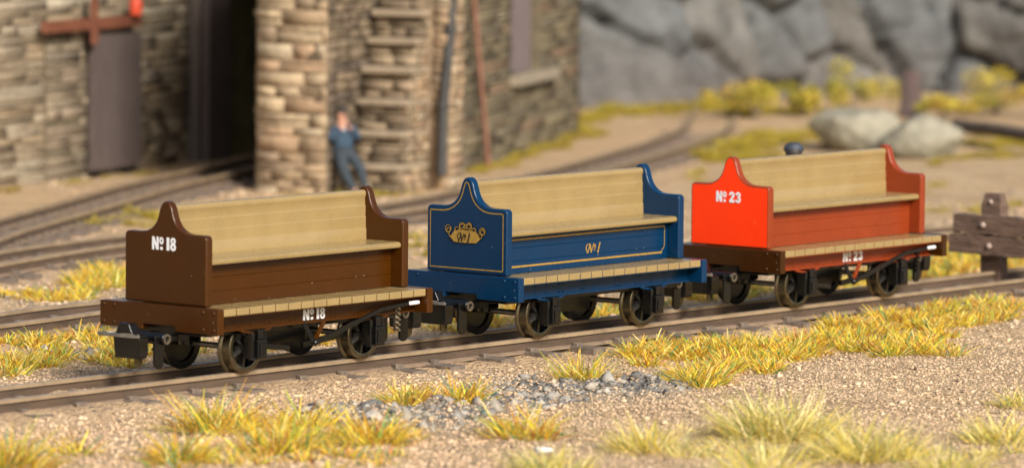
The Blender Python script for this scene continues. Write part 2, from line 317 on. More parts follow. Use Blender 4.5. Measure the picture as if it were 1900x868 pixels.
# ------------------------------------------------------------------ lettering: strokes laid as thin raised paint
class Ink:                                  # 2-D strokes in (p, q); placed by a function into 3-D
    def __init__(s): s.polys = []
    def poly(s, pts): s.polys.append(pts); return s
    def stroke(s, pts, w, w2=None):
        n = len(pts); L_, R_ = [], []
        for i, p in enumerate(pts):
            a = pts[max(i - 1, 0)]; b = pts[min(i + 1, n - 1)]; dx, dy = b[0] - a[0], b[1] - a[1]; l = math.hypot(dx, dy) or 1; ww = (w + ((w2 if w2 is not None else w) - w) * i / max(1, n - 1)) / 2
            L_.append((p[0] - dy / l * ww, p[1] + dx / l * ww)); R_.append((p[0] + dy / l * ww, p[1] - dx / l * ww))
        for i in range(n - 1): s.polys.append([R_[i], R_[i + 1], L_[i + 1], L_[i]])
        s.polys.append(None); return s
    def ring(s, c, ro, ri, a0=0, a1=360, n=22):
        for k in range(n):
            t0, t1 = R(a0 + (a1 - a0) * k / n), R(a0 + (a1 - a0) * (k + 1) / n)
            s.polys.append([(c[0] + r[0] * math.cos(t), c[1] + r[1] * math.sin(t)) for r, t in ((ri, t0), (ro, t0), (ro, t1), (ri, t1))])
        s.polys.append(None); return s
    def build(s, name, material, parent, place, lift=.003):
        mb = MB(); lay = 0
        for p in s.polys:
            if p is None: lay += 1; continue
            o = len(mb.v); mb.v += [tuple(place(a, b, lift + lay * .0005)) for a, b in p]; mb.f.append(tuple(range(o, o + len(p)))); mb.m.append(0)
        return mb.build(name, material, parent, fix=False)
def arc(cx, cy, rx, ry, a0, a1, n=12): return [(cx + rx * math.cos(R(a0 + (a1 - a0) * k / n)), cy + ry * math.sin(R(a0 + (a1 - a0) * k / n))) for k in range(n + 1)]
def number_ink(text, wide=1.):              # 'N', raised o over a square dot, then the digits; cap height 1
    k = Ink(); x = 0
    k.poly([(0, 0), (.23, 0), (.23, 1), (0, 1)]).polys.append(None)
    k.poly([(.47, 0), (.70, 0), (.70, 1), (.47, 1)]).polys.append(None)
    k.poly([(.02, 1), (.44, 0), (.68, 0), (.26, 1)]).polys.append(None)
    k.ring((.99, .71), (.225, .285), (.07, .12)); k.poly([(.86, .01), (1.13, .01), (1.13, .25), (.86, .25)]).polys.append(None); x = 1.52
    for ch in text:
        if ch == '1': k.poly([(x, 0), (x + .3, 0), (x + .3, 1), (x, 1)]).polys.append(None); x += .38
        if ch == '8': k.ring((x + .3, .735), (.27, .275), (.075, .10)); k.ring((x + .3, .275), (.31, .295), (.085, .105)); x += .7
        if ch == '2':
            k.stroke(arc(x + .31, .70, .20, .20, 190, -20, 14) + [(x + .40, .50), (x + .17, .16)], .235); k.poly([(x + .02, 0), (x + .63, 0), (x + .63, .24), (x + .02, .24)]).polys.append(None); x += .74
        if ch == '3':
            k.stroke(arc(x + .29, .73, .19, .165, 185, -75, 14), .225); k.stroke(arc(x + .29, .285, .21, .185, 75, -185, 14), .225); k.poly([(x + .2, .43), (x + .42, .43), (x + .42, .58), (x + .2, .58)]).polys.append(None); x += .72
    k.polys = [None if p is None else [(a * wide, b) for a, b in p] for p in k.polys]; k.w = (x - .06) * wide
    return k
def script_ink():                           # flowing script N, raised o over a bar, and 1
    k = Ink()
    k.stroke(arc(.17, .55, .2, .33, 60, 250, 12), .07, .15); k.stroke([(.10, .24), (.06, .1), (.16, .04), (.25, .12)], .13, .08); k.stroke([(.24, .86), (.40, .93), (.46, .9)], .09)
    k.stroke([(.16, .10), (.30, .45), (.44, .9)], .10, .13); k.stroke([(.42, .9), (.50, .5), (.56, .06)], .16, .13); k.stroke([(.55, .05), (.70, .5), (.86, .95)], .09, .07)
    k.ring((.99, .66), (.14, .22), (.04, .12)); k.stroke([(.84, .31), (1.07, .31)], .09)
    k.stroke([(1.36, .0), (1.48, .45), (1.64, 1.02)], .17, .13); k.stroke([(1.64, 1.0), (1.5, .82)], .08, .04); k.w = 1.7
    return k

# ------------------------------------------------------------------ bench wagons
LW, T, ZT, HB, PW, HW, TP, PX = 3.179, .089, .674, .245, .528, .765, .098, .093
ZSH, ZPK = ZT + .68, ZT + .984
WX = (.72, 2.46)
def panel_half(w=PW, sh=ZSH, pk=ZPK, r=.045):
    h = pk - sh
    p = [(0, pk), (.03, pk - .008), (.055, pk - .030), (.075, pk - .066), (.088, pk - .11), (.103, pk - .155), (.125, pk - .20), (.155, pk - .238), (.195, pk - .268), (.245, pk - .291), (.30, pk - .302), (.36, sh)]
    p += [(w - r + r * math.sin(R(a)), sh - r + r * math.cos(R(a))) for a in (0, 22, 45, 68, 90)]
    return p
def panel_outline(inset=0):
    p = panel_half(); out = [(-y, z) for y, z in p[:0:-1]] + p
    out = [(-PW, ZT + .001)] + out + [(PW, ZT + .001)]
    if not inset: return out
    n = len(out); res = []
    for i in range(n):                      # offset the closed outline inwards
        a, b, c = Vector(out[i - 1]), Vector(out[i]), Vector(out[(i + 1) % n])
        n1 = (b - a).normalized(); n2 = (c - b).normalized(); n1 = Vector((n1.y, -n1.x)); n2 = Vector((n2.y, -n2.x)); nn = (n1 + n2); nn = nn / max(.5, nn.length_squared / 2) 
        q = b + nn * inset; res.append((q.x, q.y))
    return res
def mirror_x(mb): mb.v = [(LW - x, y, z) for x, y, z in mb.v]; return mb
def coupling_parts(root, flip):
    fx = mirror_x if flip else (lambda q: q)
    z = .405
    loop = MB()
    loop.prism([(-.40, -.13), (-.52, -.24), (-.56, -.18), (-.56, .26), (-.50, .33), (-.36, .20), (-.36, .15), (-.46, .235), (-.505, .2), (-.505, -.15), (-.47, -.19), (-.39, -.09)], z, z + .03, 'z')
    fx(loop)
    lp = loop.build('coupling_loop', STEEL, root, bevel=.006)
    blk = MB(); blk.prism([(-.19, .20), (.11, .20), (.11, .235), (.13, .405), (-.21, .405), (-.21, .25)], -.56 + .065, -.36, 'x')
    blk.prism([(-.13, .436), (.09, .436), (.05, .535), (-.08, .535)], -.505, -.39, 'x'); blk.bar((-.42, 0, .35), (-.02, 0, .39), .11, .08)
    fx(blk); blk.build('coupling_block', BLACK, root, bevel=.012)
    tg = MB(); tg.prism([(-.40 + .05 * math.cos(R(a)), .16 + .05 * math.sin(R(a))) for a in range(180, 361, 20)] + [(-.35, .30), (-.45, .30)], -.12, -.105, 'y'); fx(tg); tg.build('coupling_tail', BRASS, root)
    hk = MB(); w = .075
    hk.prism([(-.215 + .065 * math.cos(R(a)), .15 + .065 * math.sin(R(a))) for a in range(180, 361, 15)] + [(-.15, .41), (-.28, .41)], -.215, -.185, 'y')
    hk.cyl((-.17, -.26, .375), (-.17, .12, .375), .058, seg=24); hk.bar((-.20, -.09, .36), (.12, -.09, .36), .13, .06)
    fx(hk); hk.build('coupling_hook', BLACK, root, bevel=.008)
    tb = MB(); tb.lathe([(.030, 0), (.030, -.012), (.050, -.012), (.050, 0)], (-.17, -.262, .375), 'y', 24); tb.lathe([(.0, .0), (.03, 0)], (-.17, -.264, .375), 'y', 24, mi=1); fx(tb); tb.build('pivot_ring', [SILVER, BLACK], root, smooth=True)
def wheel_mb(sgn):
    mb = MB(); r = .238
    prof = [(.185, .0), (.205, -.004), (.232, -.004), (r, 0), (r, .005), (r + .001, .095), (.262, .105), (.268, .118), (.262, .13), (.19, .13), (.185, .12), (.185, 0)]
    mb.lathe([(a, (b - .475) * -sgn) for a, b in prof], (0, 0, .238), 'y', 48, mis=[1, 1, 1, 1, 1, 1, 1, 1, 0, 0, 0])
    hub = [(0, -.012), (.04, -.012), (.055, 0), (.062, .03), (.062, .09), (0, .1)]
    mb.lathe([(a, (b - .475) * -sgn) for a, b in hub], (0, 0, .238), 'y', 24, mi=2)
    for k in range(6):
        a = 2 * math.pi * (k + .35) / 6; p = Vector((math.cos(a), 0, math.sin(a)))
        y = (.03 - .475) * -sgn; mb.bar(Vector((0, y, .238)) + p * .05, Vector((0, y, .238)) + p * .195, .032, .05, up=(0, 1, 0), mi=2)
    mb.lathe([(0.03, (.10 - .475) * -sgn), (.19, (.105 - .475) * -sgn)], (0, 0, .238), 'y', 40)
    return mb
def wagon(label, x0, body, edge_front, front_mat, beam, number, brake, cat='railway wagon'):
    root = thing('bench_wagon', label, cat, (x0, 0, 0), 0, 'open bench wagons on the track')
    # headstocks with rivets
    bp = [(-HW, ZT), (-HW, ZT - HB), (-.21, ZT - HB), (-.21, ZT - HB + .05), (.21, ZT - HB + .05), (.21, ZT - HB), (HW, ZT - HB), (HW, ZT)]
    for flip in (0, 1):
        mb = MB(); mb.prism(bp, 0, T, 'x'); a = mirror_x(mb) if flip else mb
        h = a.build('headstock', beam, root, bevel=.008)
        rv = MB()
        for sy in (-1, 1):
            for dy in (.054, .19):
                for dz in (.036, .2): rv.ball((0, sy * (HW - dy), ZT - dz), (.011, .017, .017), 12, 8)
        (mirror_x(rv) if flip else rv).build('headstock_rivet', beam, h, smooth=True)
    # end panels
    ol = panel_outline()
    for flip in (0, 1):
        mb = MB(); mb.prism(ol, PX, PX + TP, 'x', cap0=1 if front_mat and not flip else 0)
        a = mirror_x(mb) if flip else mb
        ep = a.build('end_panel', [body, front_mat or body], root, bevel=.020, bseg=3)
        if front_mat and not flip: ep.modifiers['edge'].material = 0
        if not flip: front = ep
        if flip and front_mat: pass
    xf = PX
    place_end = lambda p, q, l: (xf - l, -p, q)
    if number != '1':
        k = number_ink(number); h = .125 if number == '18' else .117
        zc = ZT + (.515 if number == '18' else .485); k.polys = [None if p is None else [(a * h - k.w * h / 2 - .01, b * h + zc) for a, b in p] for p in k.polys]
        k.build('number_lettering', WHITE, front, place_end)
    else:
        ins = panel_outline(.048); k = Ink(); k.stroke([(-y, z) for y, z in ins] + [(-ins[0][0], ins[0][1])], .012); k.build('gold_lining', GOLD, front, place_end)
        cx, cz = -.005, ZT + .375; e = .00245 * .5      # crest drawn from its outline
        def E(pts): return [((a - 600) * .00058 * 1.06 + cx, (500 - b) * .00045 + (a - 600) * .00004 + cz) for a, b in pts]
        plq = [(280, 490), (330, 420), (375, 350), (560, 362), (820, 395), (870, 460), (912, 555), (820, 640), (600, 625), (370, 600), (330, 550)]
        bk = Ink(); c0 = (600, 490); bk.poly(E([(c0[0] + (a - c0[0]) * 1.05, c0[1] + (b - c0[1]) * 1.1) for a, b in plq])).polys.append(None)
        sc = Ink()
        for (x, y, rx, ry, r0, r1) in [(225, 300, 60, 80, -40, 300), (235, 340, 42, 52, 100, 420), (955, 390, 65, 80, -120, 240), (960, 400, 40, 50, 60, 380), (525, 240, 55, 65, -60, 290), (540, 280, 75, 70, 60, 330), (675, 250, 55, 62, -110, 240), (655, 290, 75, 70, -150, 130), (420, 315, 48, 42, 0, 300), (775, 350, 50, 42, -120, 190), (600, 270, 40, 34, 0, 360), (290, 420, 40, 60, 90, 250), (915, 490, 40, 60, -80, 110), (480, 350, 60, 25, 0, 180), (690, 350, 70, 25, 0, 180)]:
            sc.stroke(E(arc(x, y, rx, ry, r0, r1, 16)), .011, .006); bk.stroke(E(arc(x, y, rx * 1.02, ry * 1.02, r0, r1, 16)), .022, .016)
        bk.build('crest_outline', BLACKINK, front, place_end, .002); sc.build('crest_scrolls', GOLD, front, place_end, .012)
        Ink().poly(E([(600 + (a - 600) * 1.04, 490 + (b - 490) * 1.06) for a, b in plq])).build('crest_plaque', GOLD, front, place_end, .0155)
        k = script_ink(); h = .098; k.polys = [None if p is None else [(a * h - .098 + cx, b * h - .053 + cz - a * .0035) for a, b in p] for p in k.polys]; k.build('number_lettering', BLACKINK, front, place_end, .017)
    # deck: cross boards over a frame
    dk = MB(); x = T + .004; n = 16; w = (LW - 2 * T - .008) / n
    for i in range(n): dk.span((x + i * w + .006, -HW + .012, ZT - .074), (x + (i + 1) * w - .006, HW - .012, ZT - .003 - rnd.random() * .002))
    dk.build('deck_boards', TAN, root, bevel=.007)
    fr = MB(); fr.span((T + .001, -HW + .02, ZT - .082), (LW - T - .001, HW - .02, ZT - .014)); fr.build('deck_frame', body, root)
    for sy in (-1, 1):
        sb = MB(); sb.span((T - .001, sy * .575, ZT - HB + .004), (LW - T + .001, sy * .535, ZT - .08)); sb.span((T, sy * .60, ZT - HB + .004), (LW - T, sy * .576, ZT - HB + .022))
        for xx in [.25, .31, .50, .68, .9, .96, 1.25, 1.31, 1.85, 1.91, 2.2, 2.26, 2.46, 2.68, 2.86, 2.92]:
            sb.ball((xx, sy * .577, ZT - HB + .045), .010, 8, 5); 
            if number == '1': sb.ball((xx, sy * .577, ZT - .125), .008, 8, 5)
        so = sb.build('solebar', body, root)
        if sy == -1 and number != '1':
            k = number_ink(number, 1.2); h = .107; xc = 1.60 if number == '18' else 1.61
            k.polys = [None if p is None else [(a * h - k.w * h / 2 + xc, b * h + ZT - .213) for a, b in p] for p in k.polys]
            k.build('number_lettering', WHITE, so, lambda p, q, l: (p, -.575 - l, q))
    # seat riser, two back-to-back seats, shared backrest
    xi0, xi1 = PX + TP - .003, LW - PX - TP + .003
    for sy in (-1, 1):
        mb = MB(); prof = [(sy * .340, ZT + .0), (sy * .374, ZT + .0)]
        for zz in (.125, .262): prof += [(sy * .374, ZT + zz - .005), (sy * .369, ZT + zz), (sy * .374, ZT + zz + .005)]
        prof += [(sy * .374, ZT + .40), (sy * .340, ZT + .40)]
        mb.prism(prof, xi0, xi1, 'x'); ri = mb.build('seat_riser', body, root)
        if number == '1' and sy == -1:
            k = Ink(); k.stroke([(xi0 + .0, ZT + .345), (xi1 - .05, ZT + .345)], .016); k.stroke([(xi1 - .055, ZT + .35), (xi1 - .055, ZT + .15), (xi1 - .065, ZT + .115), (xi1 - .095, ZT + .10), (xi1 - .10, ZT + .075)], .011); k.stroke([(xi1 - .095, ZT + .07), (xi0, ZT + .07)], .019)
            k.build('gold_lining', GOLD, ri, lambda p, q, l: (p, -.374 - l, q))
            k = script_ink(); h = .105; k.polys = [None if p is None else [(a * h * 1.3 + 1.60, b * h + ZT + .135) for a, b in p] for p in k.polys]; k.build('number_lettering', GOLD, ri, lambda p, q, l: (p, -.374 - l, q))
        mb = MB(); zs = ZT + .452
        prof = [(sy * .02, zs - .062), (sy * .47, zs - .062), (sy * .494, zs - .056), (sy * .503, zs - .038), (sy * .500, zs - .018), (sy * .484, zs - .004), (sy * .455, zs)]
        for yy in (.30, .16): prof += [(sy * (yy + .006), zs), (sy * yy, zs - .006), (sy * (yy - .006), zs)]
        prof += [(sy * .02, zs)]
        mb.prism(prof, xi0, xi1, 'x'); mb.build('seat', TAN, root, smooth=True)
    mb = MB(); zb, zt_ = ZT + .452, ZT + .945
    def hw(z): return .052 - .022 * (z - zb) / (zt_ - zb)
    right = [(hw(zb), zb - .01)]
    for fz in (.24, .47, .70):
        z = zb + (zt_ - zb) * fz; right += [(hw(z) + .003, z - .009), (hw(z) - .004, z), (hw(z) - .004, z + .004)]
    right += [(.032, zt_ - .075), (.040, zt_ - .06), (.043, zt_ - .035), (.036, zt_ - .012), (.018, zt_)]
    mb.prism(right + [(-a, b) for a, b in right[::-1]], xi0, xi1, 'x'); mb.build('backrest', TAN, root, smooth=True)
    # running gear
    ch = MB(); ch.span((T + .05, -.50, .385), (LW - T - .05, .50, ZT - .10)); ch.span((1.15, -.16, .19), (1.95, .16, .39)); ch.span((.30, -.12, .30), (.48, .12, .39)); ch.cyl((.39, 0, .26), (.39, 0, .39), .07)
    ch.span((LW - .48, -.12, .30), (LW - .30, .12, .39)); ch.build('chassis', BLACK, root, bevel=.01)
    for wx in WX:
        ax = MB(); ax.cyl((wx, -.50, .238), (wx, .50, .238), .03); axo = ax.build('axle', STEEL, root, smooth=True)
        for sy in (-1, 1):
            wh = wheel_mb(-sy); wh.v = [(x + wx, y, z) for x, y, z in wh.v]; wh.build('wheel', [BLACK, BRASS, SPOKE], axo, smooth=True)
        for sy in (-1, 1):
            a = MB(); A_ = lambda x0, x1, y0, y1, z0, z1: a.span((wx + x0, sy * y0, z0), (wx + x1, sy * y1, z1))
            A_(-.095, .095, .53, .60, .15, .425); A_(-.14, .14, .53, .585, .375, .43); A_(-.055, .075, .60, .685, .155, .335); A_(-.03, .05, .685, .70, .175, .30); A_(-.10, -.06, .60, .65, .15, .40); A_(.078, .105, .60, .65, .15, .42); A_(-.03, .05, .60, .665, .335, .43)
            A_(-.11, .11, .60, .66, .14, .165)
            a.build('axlebox', BLACK, root, bevel=.008)
        for sy in (-1, 1):
            sp = MB(); pts = [(wx - .22 + .44 * i / 10, sy * .592, .432 - .035 * math.sin(math.pi * i / 10)) for i in range(11)]
            for p, q in zip(pts, pts[1:]): sp.bar(p, q, .03, .022)
            sp.build('leaf_spring', body, root)
    # brake gear
    hg = MB(); py = -.62
    if brake:
        hg.bar((1.42, -.60, .44), (1.55, py, .24), .02, .045); hg.bar((1.72, -.60, .44), (1.55, py, .24), .02, .045, mi=1); hg.ball((1.55, py - .02, .24), (.035, .03, .035), 12, 8)
        hg.build('brake_hanger', [BLACK, body], root, smooth=True)
        lv = MB(); lv.bar((1.55, py - .03, .245), (2.15, py - .03, .40), .022, .055); lv.bar((2.14, py - .03, .397), (2.52, py - .035, .50), .026, .042); lv.bar((2.51, py - .035, .499), (2.93, py - .06, .535), .026, .038)
        lo = lv.build('brake_lever', BLACK, root, bevel=.004)
        hn = MB(); hn.cyl((2.90, py - .06, .533), (3.05, py - .065, .535), .021, seg=16); hn.build('lever_handle', WHITE, lo, bevel=.008)
        rk = MB(); rk.span((2.80, -.60, .26), (2.825, -.57, .52))
        for i in range(5): rk.bar((2.81, -.615, .50 - i * .052), (2.845, -.615, .47 - i * .052), .02, .022)
        rk.build('brake_rack', [SILVER if number == '18' else BLACK], root)
        sh = MB(); sh.bar((.86, -.42, .245), (1.42, -.40, .185), .05, .055); sh.bar((1.62, -.40, .2), (2.2, -.42, .26), .05, .055); sh.build('brake_rod', BLACK, root, bevel=.004)
    else:
        hg.bar((1.42, .60, .44), (1.55, -py, .24), .02, .045); hg.bar((1.72, .60, .44), (1.55, -py, .24), .02, .045); hg.build('brake_hanger', BLACK, root)
    for xx in (2.72,):                       # guard irons under the far end
        gi = MB(); gi.prism([(xx + .09 + .07 * math.cos(R(a)), .20 + .07 * math.sin(R(a))) for a in range(180, 361, 20)] + [(xx + .16, .40), (xx + .02, .40)], -.43, -.40, 'y'); gi.build('guard_iron', BLACK, root)
    coupling_parts(root, False); coupling_parts(root, True)
    return root
wagon('glossy brown bench wagon with tan seat lettered No 18, at the front of the train', 0, BROWN, None, None, BROWN, '18', True)
wagon('dark blue bench wagon with gold lining and crest lettered No 1, middle of the train', 4.535, BLUE, None, None, BLUE, '1', False)
wagon('red brown bench wagon with bright orange end panel lettered No 23, beside the buffer stop', 9.04, REDBROWN, None, ORANGE, DARKBROWN, '23', True)

# ------------------------------------------------------------------ buffer stop
PLANK = mat('weathered_plank', (.072, .042, .028), .85, col2=(.18, .112, .076), vscale=6, bump=.02, bscale=14, stretch=(1, .5, 3)); BOLT = mat('bolt_head', (.36, .27, .22), .6, var=.2)
bs = thing('buffer_stop', 'rough brown wooden buffer stop with two bolted planks at the end of the track', 'buffer stop', (15.05, 0, -.2))
def rough_plank(x0, x1, y0, y1, z0, z1, n=26, amp=.013, ends=(0, 0)):
    mb = MB(); prev = None
    for i in range(n + 1):
        y = y0 + (y1 - y0) * i / n; j = lambda: rnd.uniform(-amp, amp)
        e = ends[0] * (i == 0) ; zz0, zz1 = z0 + j(), z1 + j()
        mb.v += [(x0 + j() * .5, y + e, zz0), (x0 + j() * .5, y, (zz0 * 2 + zz1) / 3), (x0 + j() * .5, y - e * .3, (zz0 + zz1 * 2) / 3), (x0 + j() * .5, y - e, zz1), (x1, y - e, zz1 + j() * .4), (x1, y + e, zz0 + j() * .4)]
        if i:
            a = (i - 1) * 6; b = i * 6
            for k in range(6): mb.f.append((a + k, a + (k + 1) % 6, b + (k + 1) % 6, b + k)); mb.m.append(0)
    mb.f += [tuple(range(6))[::-1], tuple(range(n * 6, n * 6 + 6))]; mb.m += [0, 0]; return mb
for y in (.5, -.5):
    mb = MB(); n = 8; w = .13
    for i in range(n + 1):
        z = 1.12 * i / n; q = .006; cut = .03 if i == n else 0
        mb.v += [(-w / 2 + cut + rnd.uniform(-q, q), y - w + cut, z), (w / 2 + .05 - cut, y - w + cut + rnd.uniform(-q, q), z), (w / 2 + .05 - cut, y + w - cut, z + rnd.uniform(-q, q)), (-w / 2 + cut, y + w - cut + rnd.uniform(-q, q), z)]
        if i:
            for k in range(4): mb.f.append(((i - 1) * 4 + k, (i - 1) * 4 + (k + 1) % 4, i * 4 + (k + 1) % 4, i * 4 + k)); mb.m.append(0)
    mb.f.append((n * 4, n * 4 + 1, n * 4 + 2, n * 4 + 3)); mb.m.append(0); mb.build('post', PLANK, bs)
for z0, z1, y1 in ((.645, .865, .93), (.40, .625, .99)):
    pb = rough_plank(-.22, -.075, -1.0, y1, z0, z1).build('plank', PLANK, bs, bevel=.008)
    bl = MB()
    for y in (.5, -.5): bl.ball((-.228, y - (.0 if z0 > .5 else .09), (z0 + z1) / 2), (.03, .036, .036), 12, 8)
    bl.build('bolt_heads', BOLT, pb, smooth=True)
bl = MB(); bl.ball((-.07, .5, 1.02), (.02, .03, .03), 10, 6); bl.build('bolt_heads', BOLT, bs, smooth=True)

# ------------------------------------------------------------------ stone buildings: frame a (along the shed wall), b (outwards to the right)
W0 = at(0, 348); AX = (at(335, 303) - W0); AX.z = 0; AX.normalize(); BX = Vector((AX.y, -AX.x, 0))
def W(a, b, z): p = W0 + AX * a + BX * b; return Vector((p.x, p.y, z))
def to_ab(p): d = p - W0; return d.dot(AX), d.dot(BX)
def on_b(u, v, b=0):                      # wall plane b = const: (a, z) of the photographed spot
    r = ray(u, v); k = (b - (CAM - W0).dot(BX)) / r.dot(BX); p = CAM + r * k; return (p - W0).dot(AX), p.z
def on_a(u, v, a=0):
    r = ray(u, v); k = (a - (CAM - W0).dot(AX)) / r.dot(AX); p = CAM + r * k; return (p - W0).dot(BX), p.z
BLOCK = mat('rubble_stone', (1, 1, 1), .9, attr='tint', var=.3, vscale=9, bump=.012, bscale=20, spec=.2)
def MORTAR(c): return mat('mortar', c, .95, var=.35, vscale=4, bump=.01, bscale=25, spec=.1)
def stone_wall(parent, origin, dirv, nrm, length, z0, z1, pal, mortar, holes=(), thick=.35, course=(.10, .19), blk=(.2, .5), jut=.045, name='wall', ends=(True, True)):
    """courses of separate rough blocks on a mortar core, openings left out"""
    o = Vector((origin.x, origin.y, 0)); mb_v = []; mb_f = []; cols = []
    def block(s0, s1, za, zb, d0, d1, col):
        k = len(mb_v); j = lambda q=.014: rnd.uniform(-q, q)
        for d in (d0, d1):
            c = .012 if d == d1 else 0
            for s, z in ((s0 + c, za + c), (s1 - c, za + c), (s1 - c, zb - c), (s0 + c, zb - c)): mb_v.append(tuple(o + dirv * (s + j()) + nrm * (d + (j(.02) if d == d1 else 0)) + Vector((0, 0, z + j(.008)))))
        mb_f.extend([(k + 4, k + 5, k + 6, k + 7), (k, k + 1, k + 5, k + 4), (k + 1, k + 2, k + 6, k + 5), (k + 2, k + 3, k + 7, k + 6), (k + 3, k, k + 4, k + 7)]); cols.extend([col] * 8)
    z = z0
    while z < z1 - .03:
        h = rnd.uniform(*course); zz = min(z1, z + h); s = 0 - rnd.uniform(0, .1)
        while s < length - .02:
            l = rnd.uniform(*blk) * (1.3 if h > .15 else 1); e = min(length, s + l); st = max(s, 0)
            segs = [(st, e)]
            for (h0, h1, hz0, hz1) in holes:
                if zz > hz0 + .02 and z < hz1 - .02:
                    nsegs = []
                    for (p, q) in segs:
                        if q <= h0 or p >= h1: nsegs.append((p, q)); continue
                        if p < h0: nsegs.append((p, h0))
                        if q > h1: nsegs.append((h1, q))
                    segs = nsegs
            for p, q in segs:
                if q - p > .04:
                    c = np.array(rnd.choice(pal)) * rnd.uniform(.88, 1.1); 
                    cuts_ = [z, zz]
                    if zz - z > .12 and rnd.random() < .45: cuts_ = [z, z + (zz - z) * rnd.uniform(.35, .65), zz]
                    for za_, zb_ in zip(cuts_, cuts_[1:]): block(p + .004, q - .004, za_ + .003, zb_ - .003, -.05, rnd.uniform(.004, jut), c * rnd.uniform(.92, 1.08))
            s = e
        z = zz
    if not mb_v: return None
    me_v = np.array(mb_v); ob = np_mesh(name, me_v, np.array(mb_f), BLOCK, np.array(cols)); ob.parent = parent
    if parent: ob.matrix_parent_inverse = parent.matrix_world.inverted() if False else Matrix.Translation(-parent.location)
    ss = sorted({0, length, *[x for h in holes for x in h[:2]]}); zs = sorted({z0, z1, *[x for h in holes for x in h[2:]]}); zs = [q for q in zs if z0 <= q <= z1]; ss = [q for q in ss if 0 <= q <= length]
    cb = MB()
    for p, q in zip(ss, ss[1:]):
        for r_, t in zip(zs, zs[1:]):
            if any(h[0] <= (p + q) / 2 <= h[1] and h[2] <= (r_ + t) / 2 <= h[3] for h in holes): continue
            k = len(cb.v)
            for d in (-thick, 0):
                for s, z in ((p, r_), (q, r_), (q, t), (p, t)): cb.v.append(tuple(o + dirv * s + nrm * d + Vector((0, 0, z)) - (parent.location if parent else Vector())))
            cb.f += [(k, k + 1, k + 2, k + 3), (k + 4, k + 7, k + 6, k + 5), (k, k + 4, k + 5, k + 1), (k + 1, k + 5, k + 6, k + 2), (k + 2, k + 6, k + 7, k + 3), (k + 3, k + 7, k + 4, k)]; cb.m += [0] * 6
    cb.build('wall_core', mortar, ob if False else parent)
    return ob
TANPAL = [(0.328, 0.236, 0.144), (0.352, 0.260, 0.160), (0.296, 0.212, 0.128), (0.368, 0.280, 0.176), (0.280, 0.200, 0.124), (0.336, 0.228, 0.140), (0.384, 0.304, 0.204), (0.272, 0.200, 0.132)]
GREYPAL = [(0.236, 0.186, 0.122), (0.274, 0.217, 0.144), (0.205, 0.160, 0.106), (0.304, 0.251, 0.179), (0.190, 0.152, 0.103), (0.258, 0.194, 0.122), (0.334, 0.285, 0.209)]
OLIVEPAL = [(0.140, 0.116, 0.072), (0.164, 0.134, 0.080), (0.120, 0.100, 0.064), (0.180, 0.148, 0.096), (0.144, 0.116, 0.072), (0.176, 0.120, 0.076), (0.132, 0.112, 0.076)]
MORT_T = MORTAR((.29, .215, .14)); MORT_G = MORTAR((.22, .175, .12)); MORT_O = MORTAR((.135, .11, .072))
DOORWOOD = mat('dark_door_wood', (.060, .043, .038), .75, col2=(.125, .094, .084), vscale=5, bump=.006, bscale=20, stretch=(6, 6, .6)); POSTWOOD = mat('door_leaf_wood', (.075, .058, .050), .75, col2=(.15, .12, .10), vscale=5, bump=.008, bscale=20, stretch=(5, 5, .5))
RUST = mat('rust_red_iron', (.13, .042, .022), .65, col2=(.20, .072, .038), vscale=6, bump=.004, bscale=30); REDP = mat('bright_red_paint', (.62, .07, .025), .45, var=.08)
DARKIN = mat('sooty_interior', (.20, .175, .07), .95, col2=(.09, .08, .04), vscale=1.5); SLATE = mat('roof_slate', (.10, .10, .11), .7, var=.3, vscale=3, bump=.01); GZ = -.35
zt_w = 5.0
# shed with sliding door
sh = thing('stone_shed', 'tan stone shed with a sliding plank door and a dark track entrance', 'shed', tuple(W(0, 0, GZ)))
def P_(p): return Vector(p) - sh.location
a_post = on_b(350, 303, 0)[0]
a_d0, zd0 = on_b(163, 318, .1); a_d1, zd1 = on_b(256, 310, .1); zdt = on_b(170, 66, .1)[1]
stone_wall(sh, W(-14, 0, 0), AX, BX, 14 + a_post, GZ, zt_w, GREYPAL, MORT_G, jut=.03, blk=(.5, 1.6), course=(.07, .17))
# blocked-up doorway panel on the wall, left of the door
a_b0 = on_b(78, 200, 0)[0]; a_b1 = on_b(158, 200, 0)[0]
def quadbox(mb, a0, a1, b0, b1, z0, z1, ref, mi=0):
    vs = [W(a, b, z) - ref.location for a in (a0, a1) for b in (b0, b1) for z in (z0, z1)]
    return mb.add(vs, [(0, 1, 3, 2), (4, 6, 7, 5), (0, 4, 5, 1), (2, 3, 7, 6), (0, 2, 6, 4), (1, 5, 7, 3)], mi)
PATCH = mat('rendered_infill', (.20, .165, .115), .95, col2=(.33, .275, .20), vscale=3.2, bump=.03, bscale=9)
stone_wall(sh, W(a_b0 + .03, .05, 0), AX, BX, a_b1 - a_b0 - .05, GZ, on_b(120, 75, 0)[1], [(.19, .15, .105), (.225, .18, .125), (.16, .13, .095), (.245, .19, .135)], MORT_O, jut=.02, course=(.08, .2), blk=(.4, 1.2), name='infill_panel', thick=.04)
dm = MB(); n = 7
for i in range(n):
    p = a_d0 + (a_d1 - a_d0) * i / n; q = a_d0 + (a_d1 - a_d0) * (i + 1) / n; quadbox(dm, p + .014, q - .014, .10, .16 + rnd.uniform(0, .008), -.12, zdt, sh)
door = dm.build('sliding_door', DOORWOOD, sh, bevel=.006)
mb = MB(); quadbox(mb, a_d0 + .03, a_d1 - .03, .085, .105, -.1, zdt - .02, sh); quadbox(mb, a_d0 + .05, a_d0 + .19, .168, .19, -.1, zdt - .06, sh); mb.build('door_brace', DOORWOOD, door)
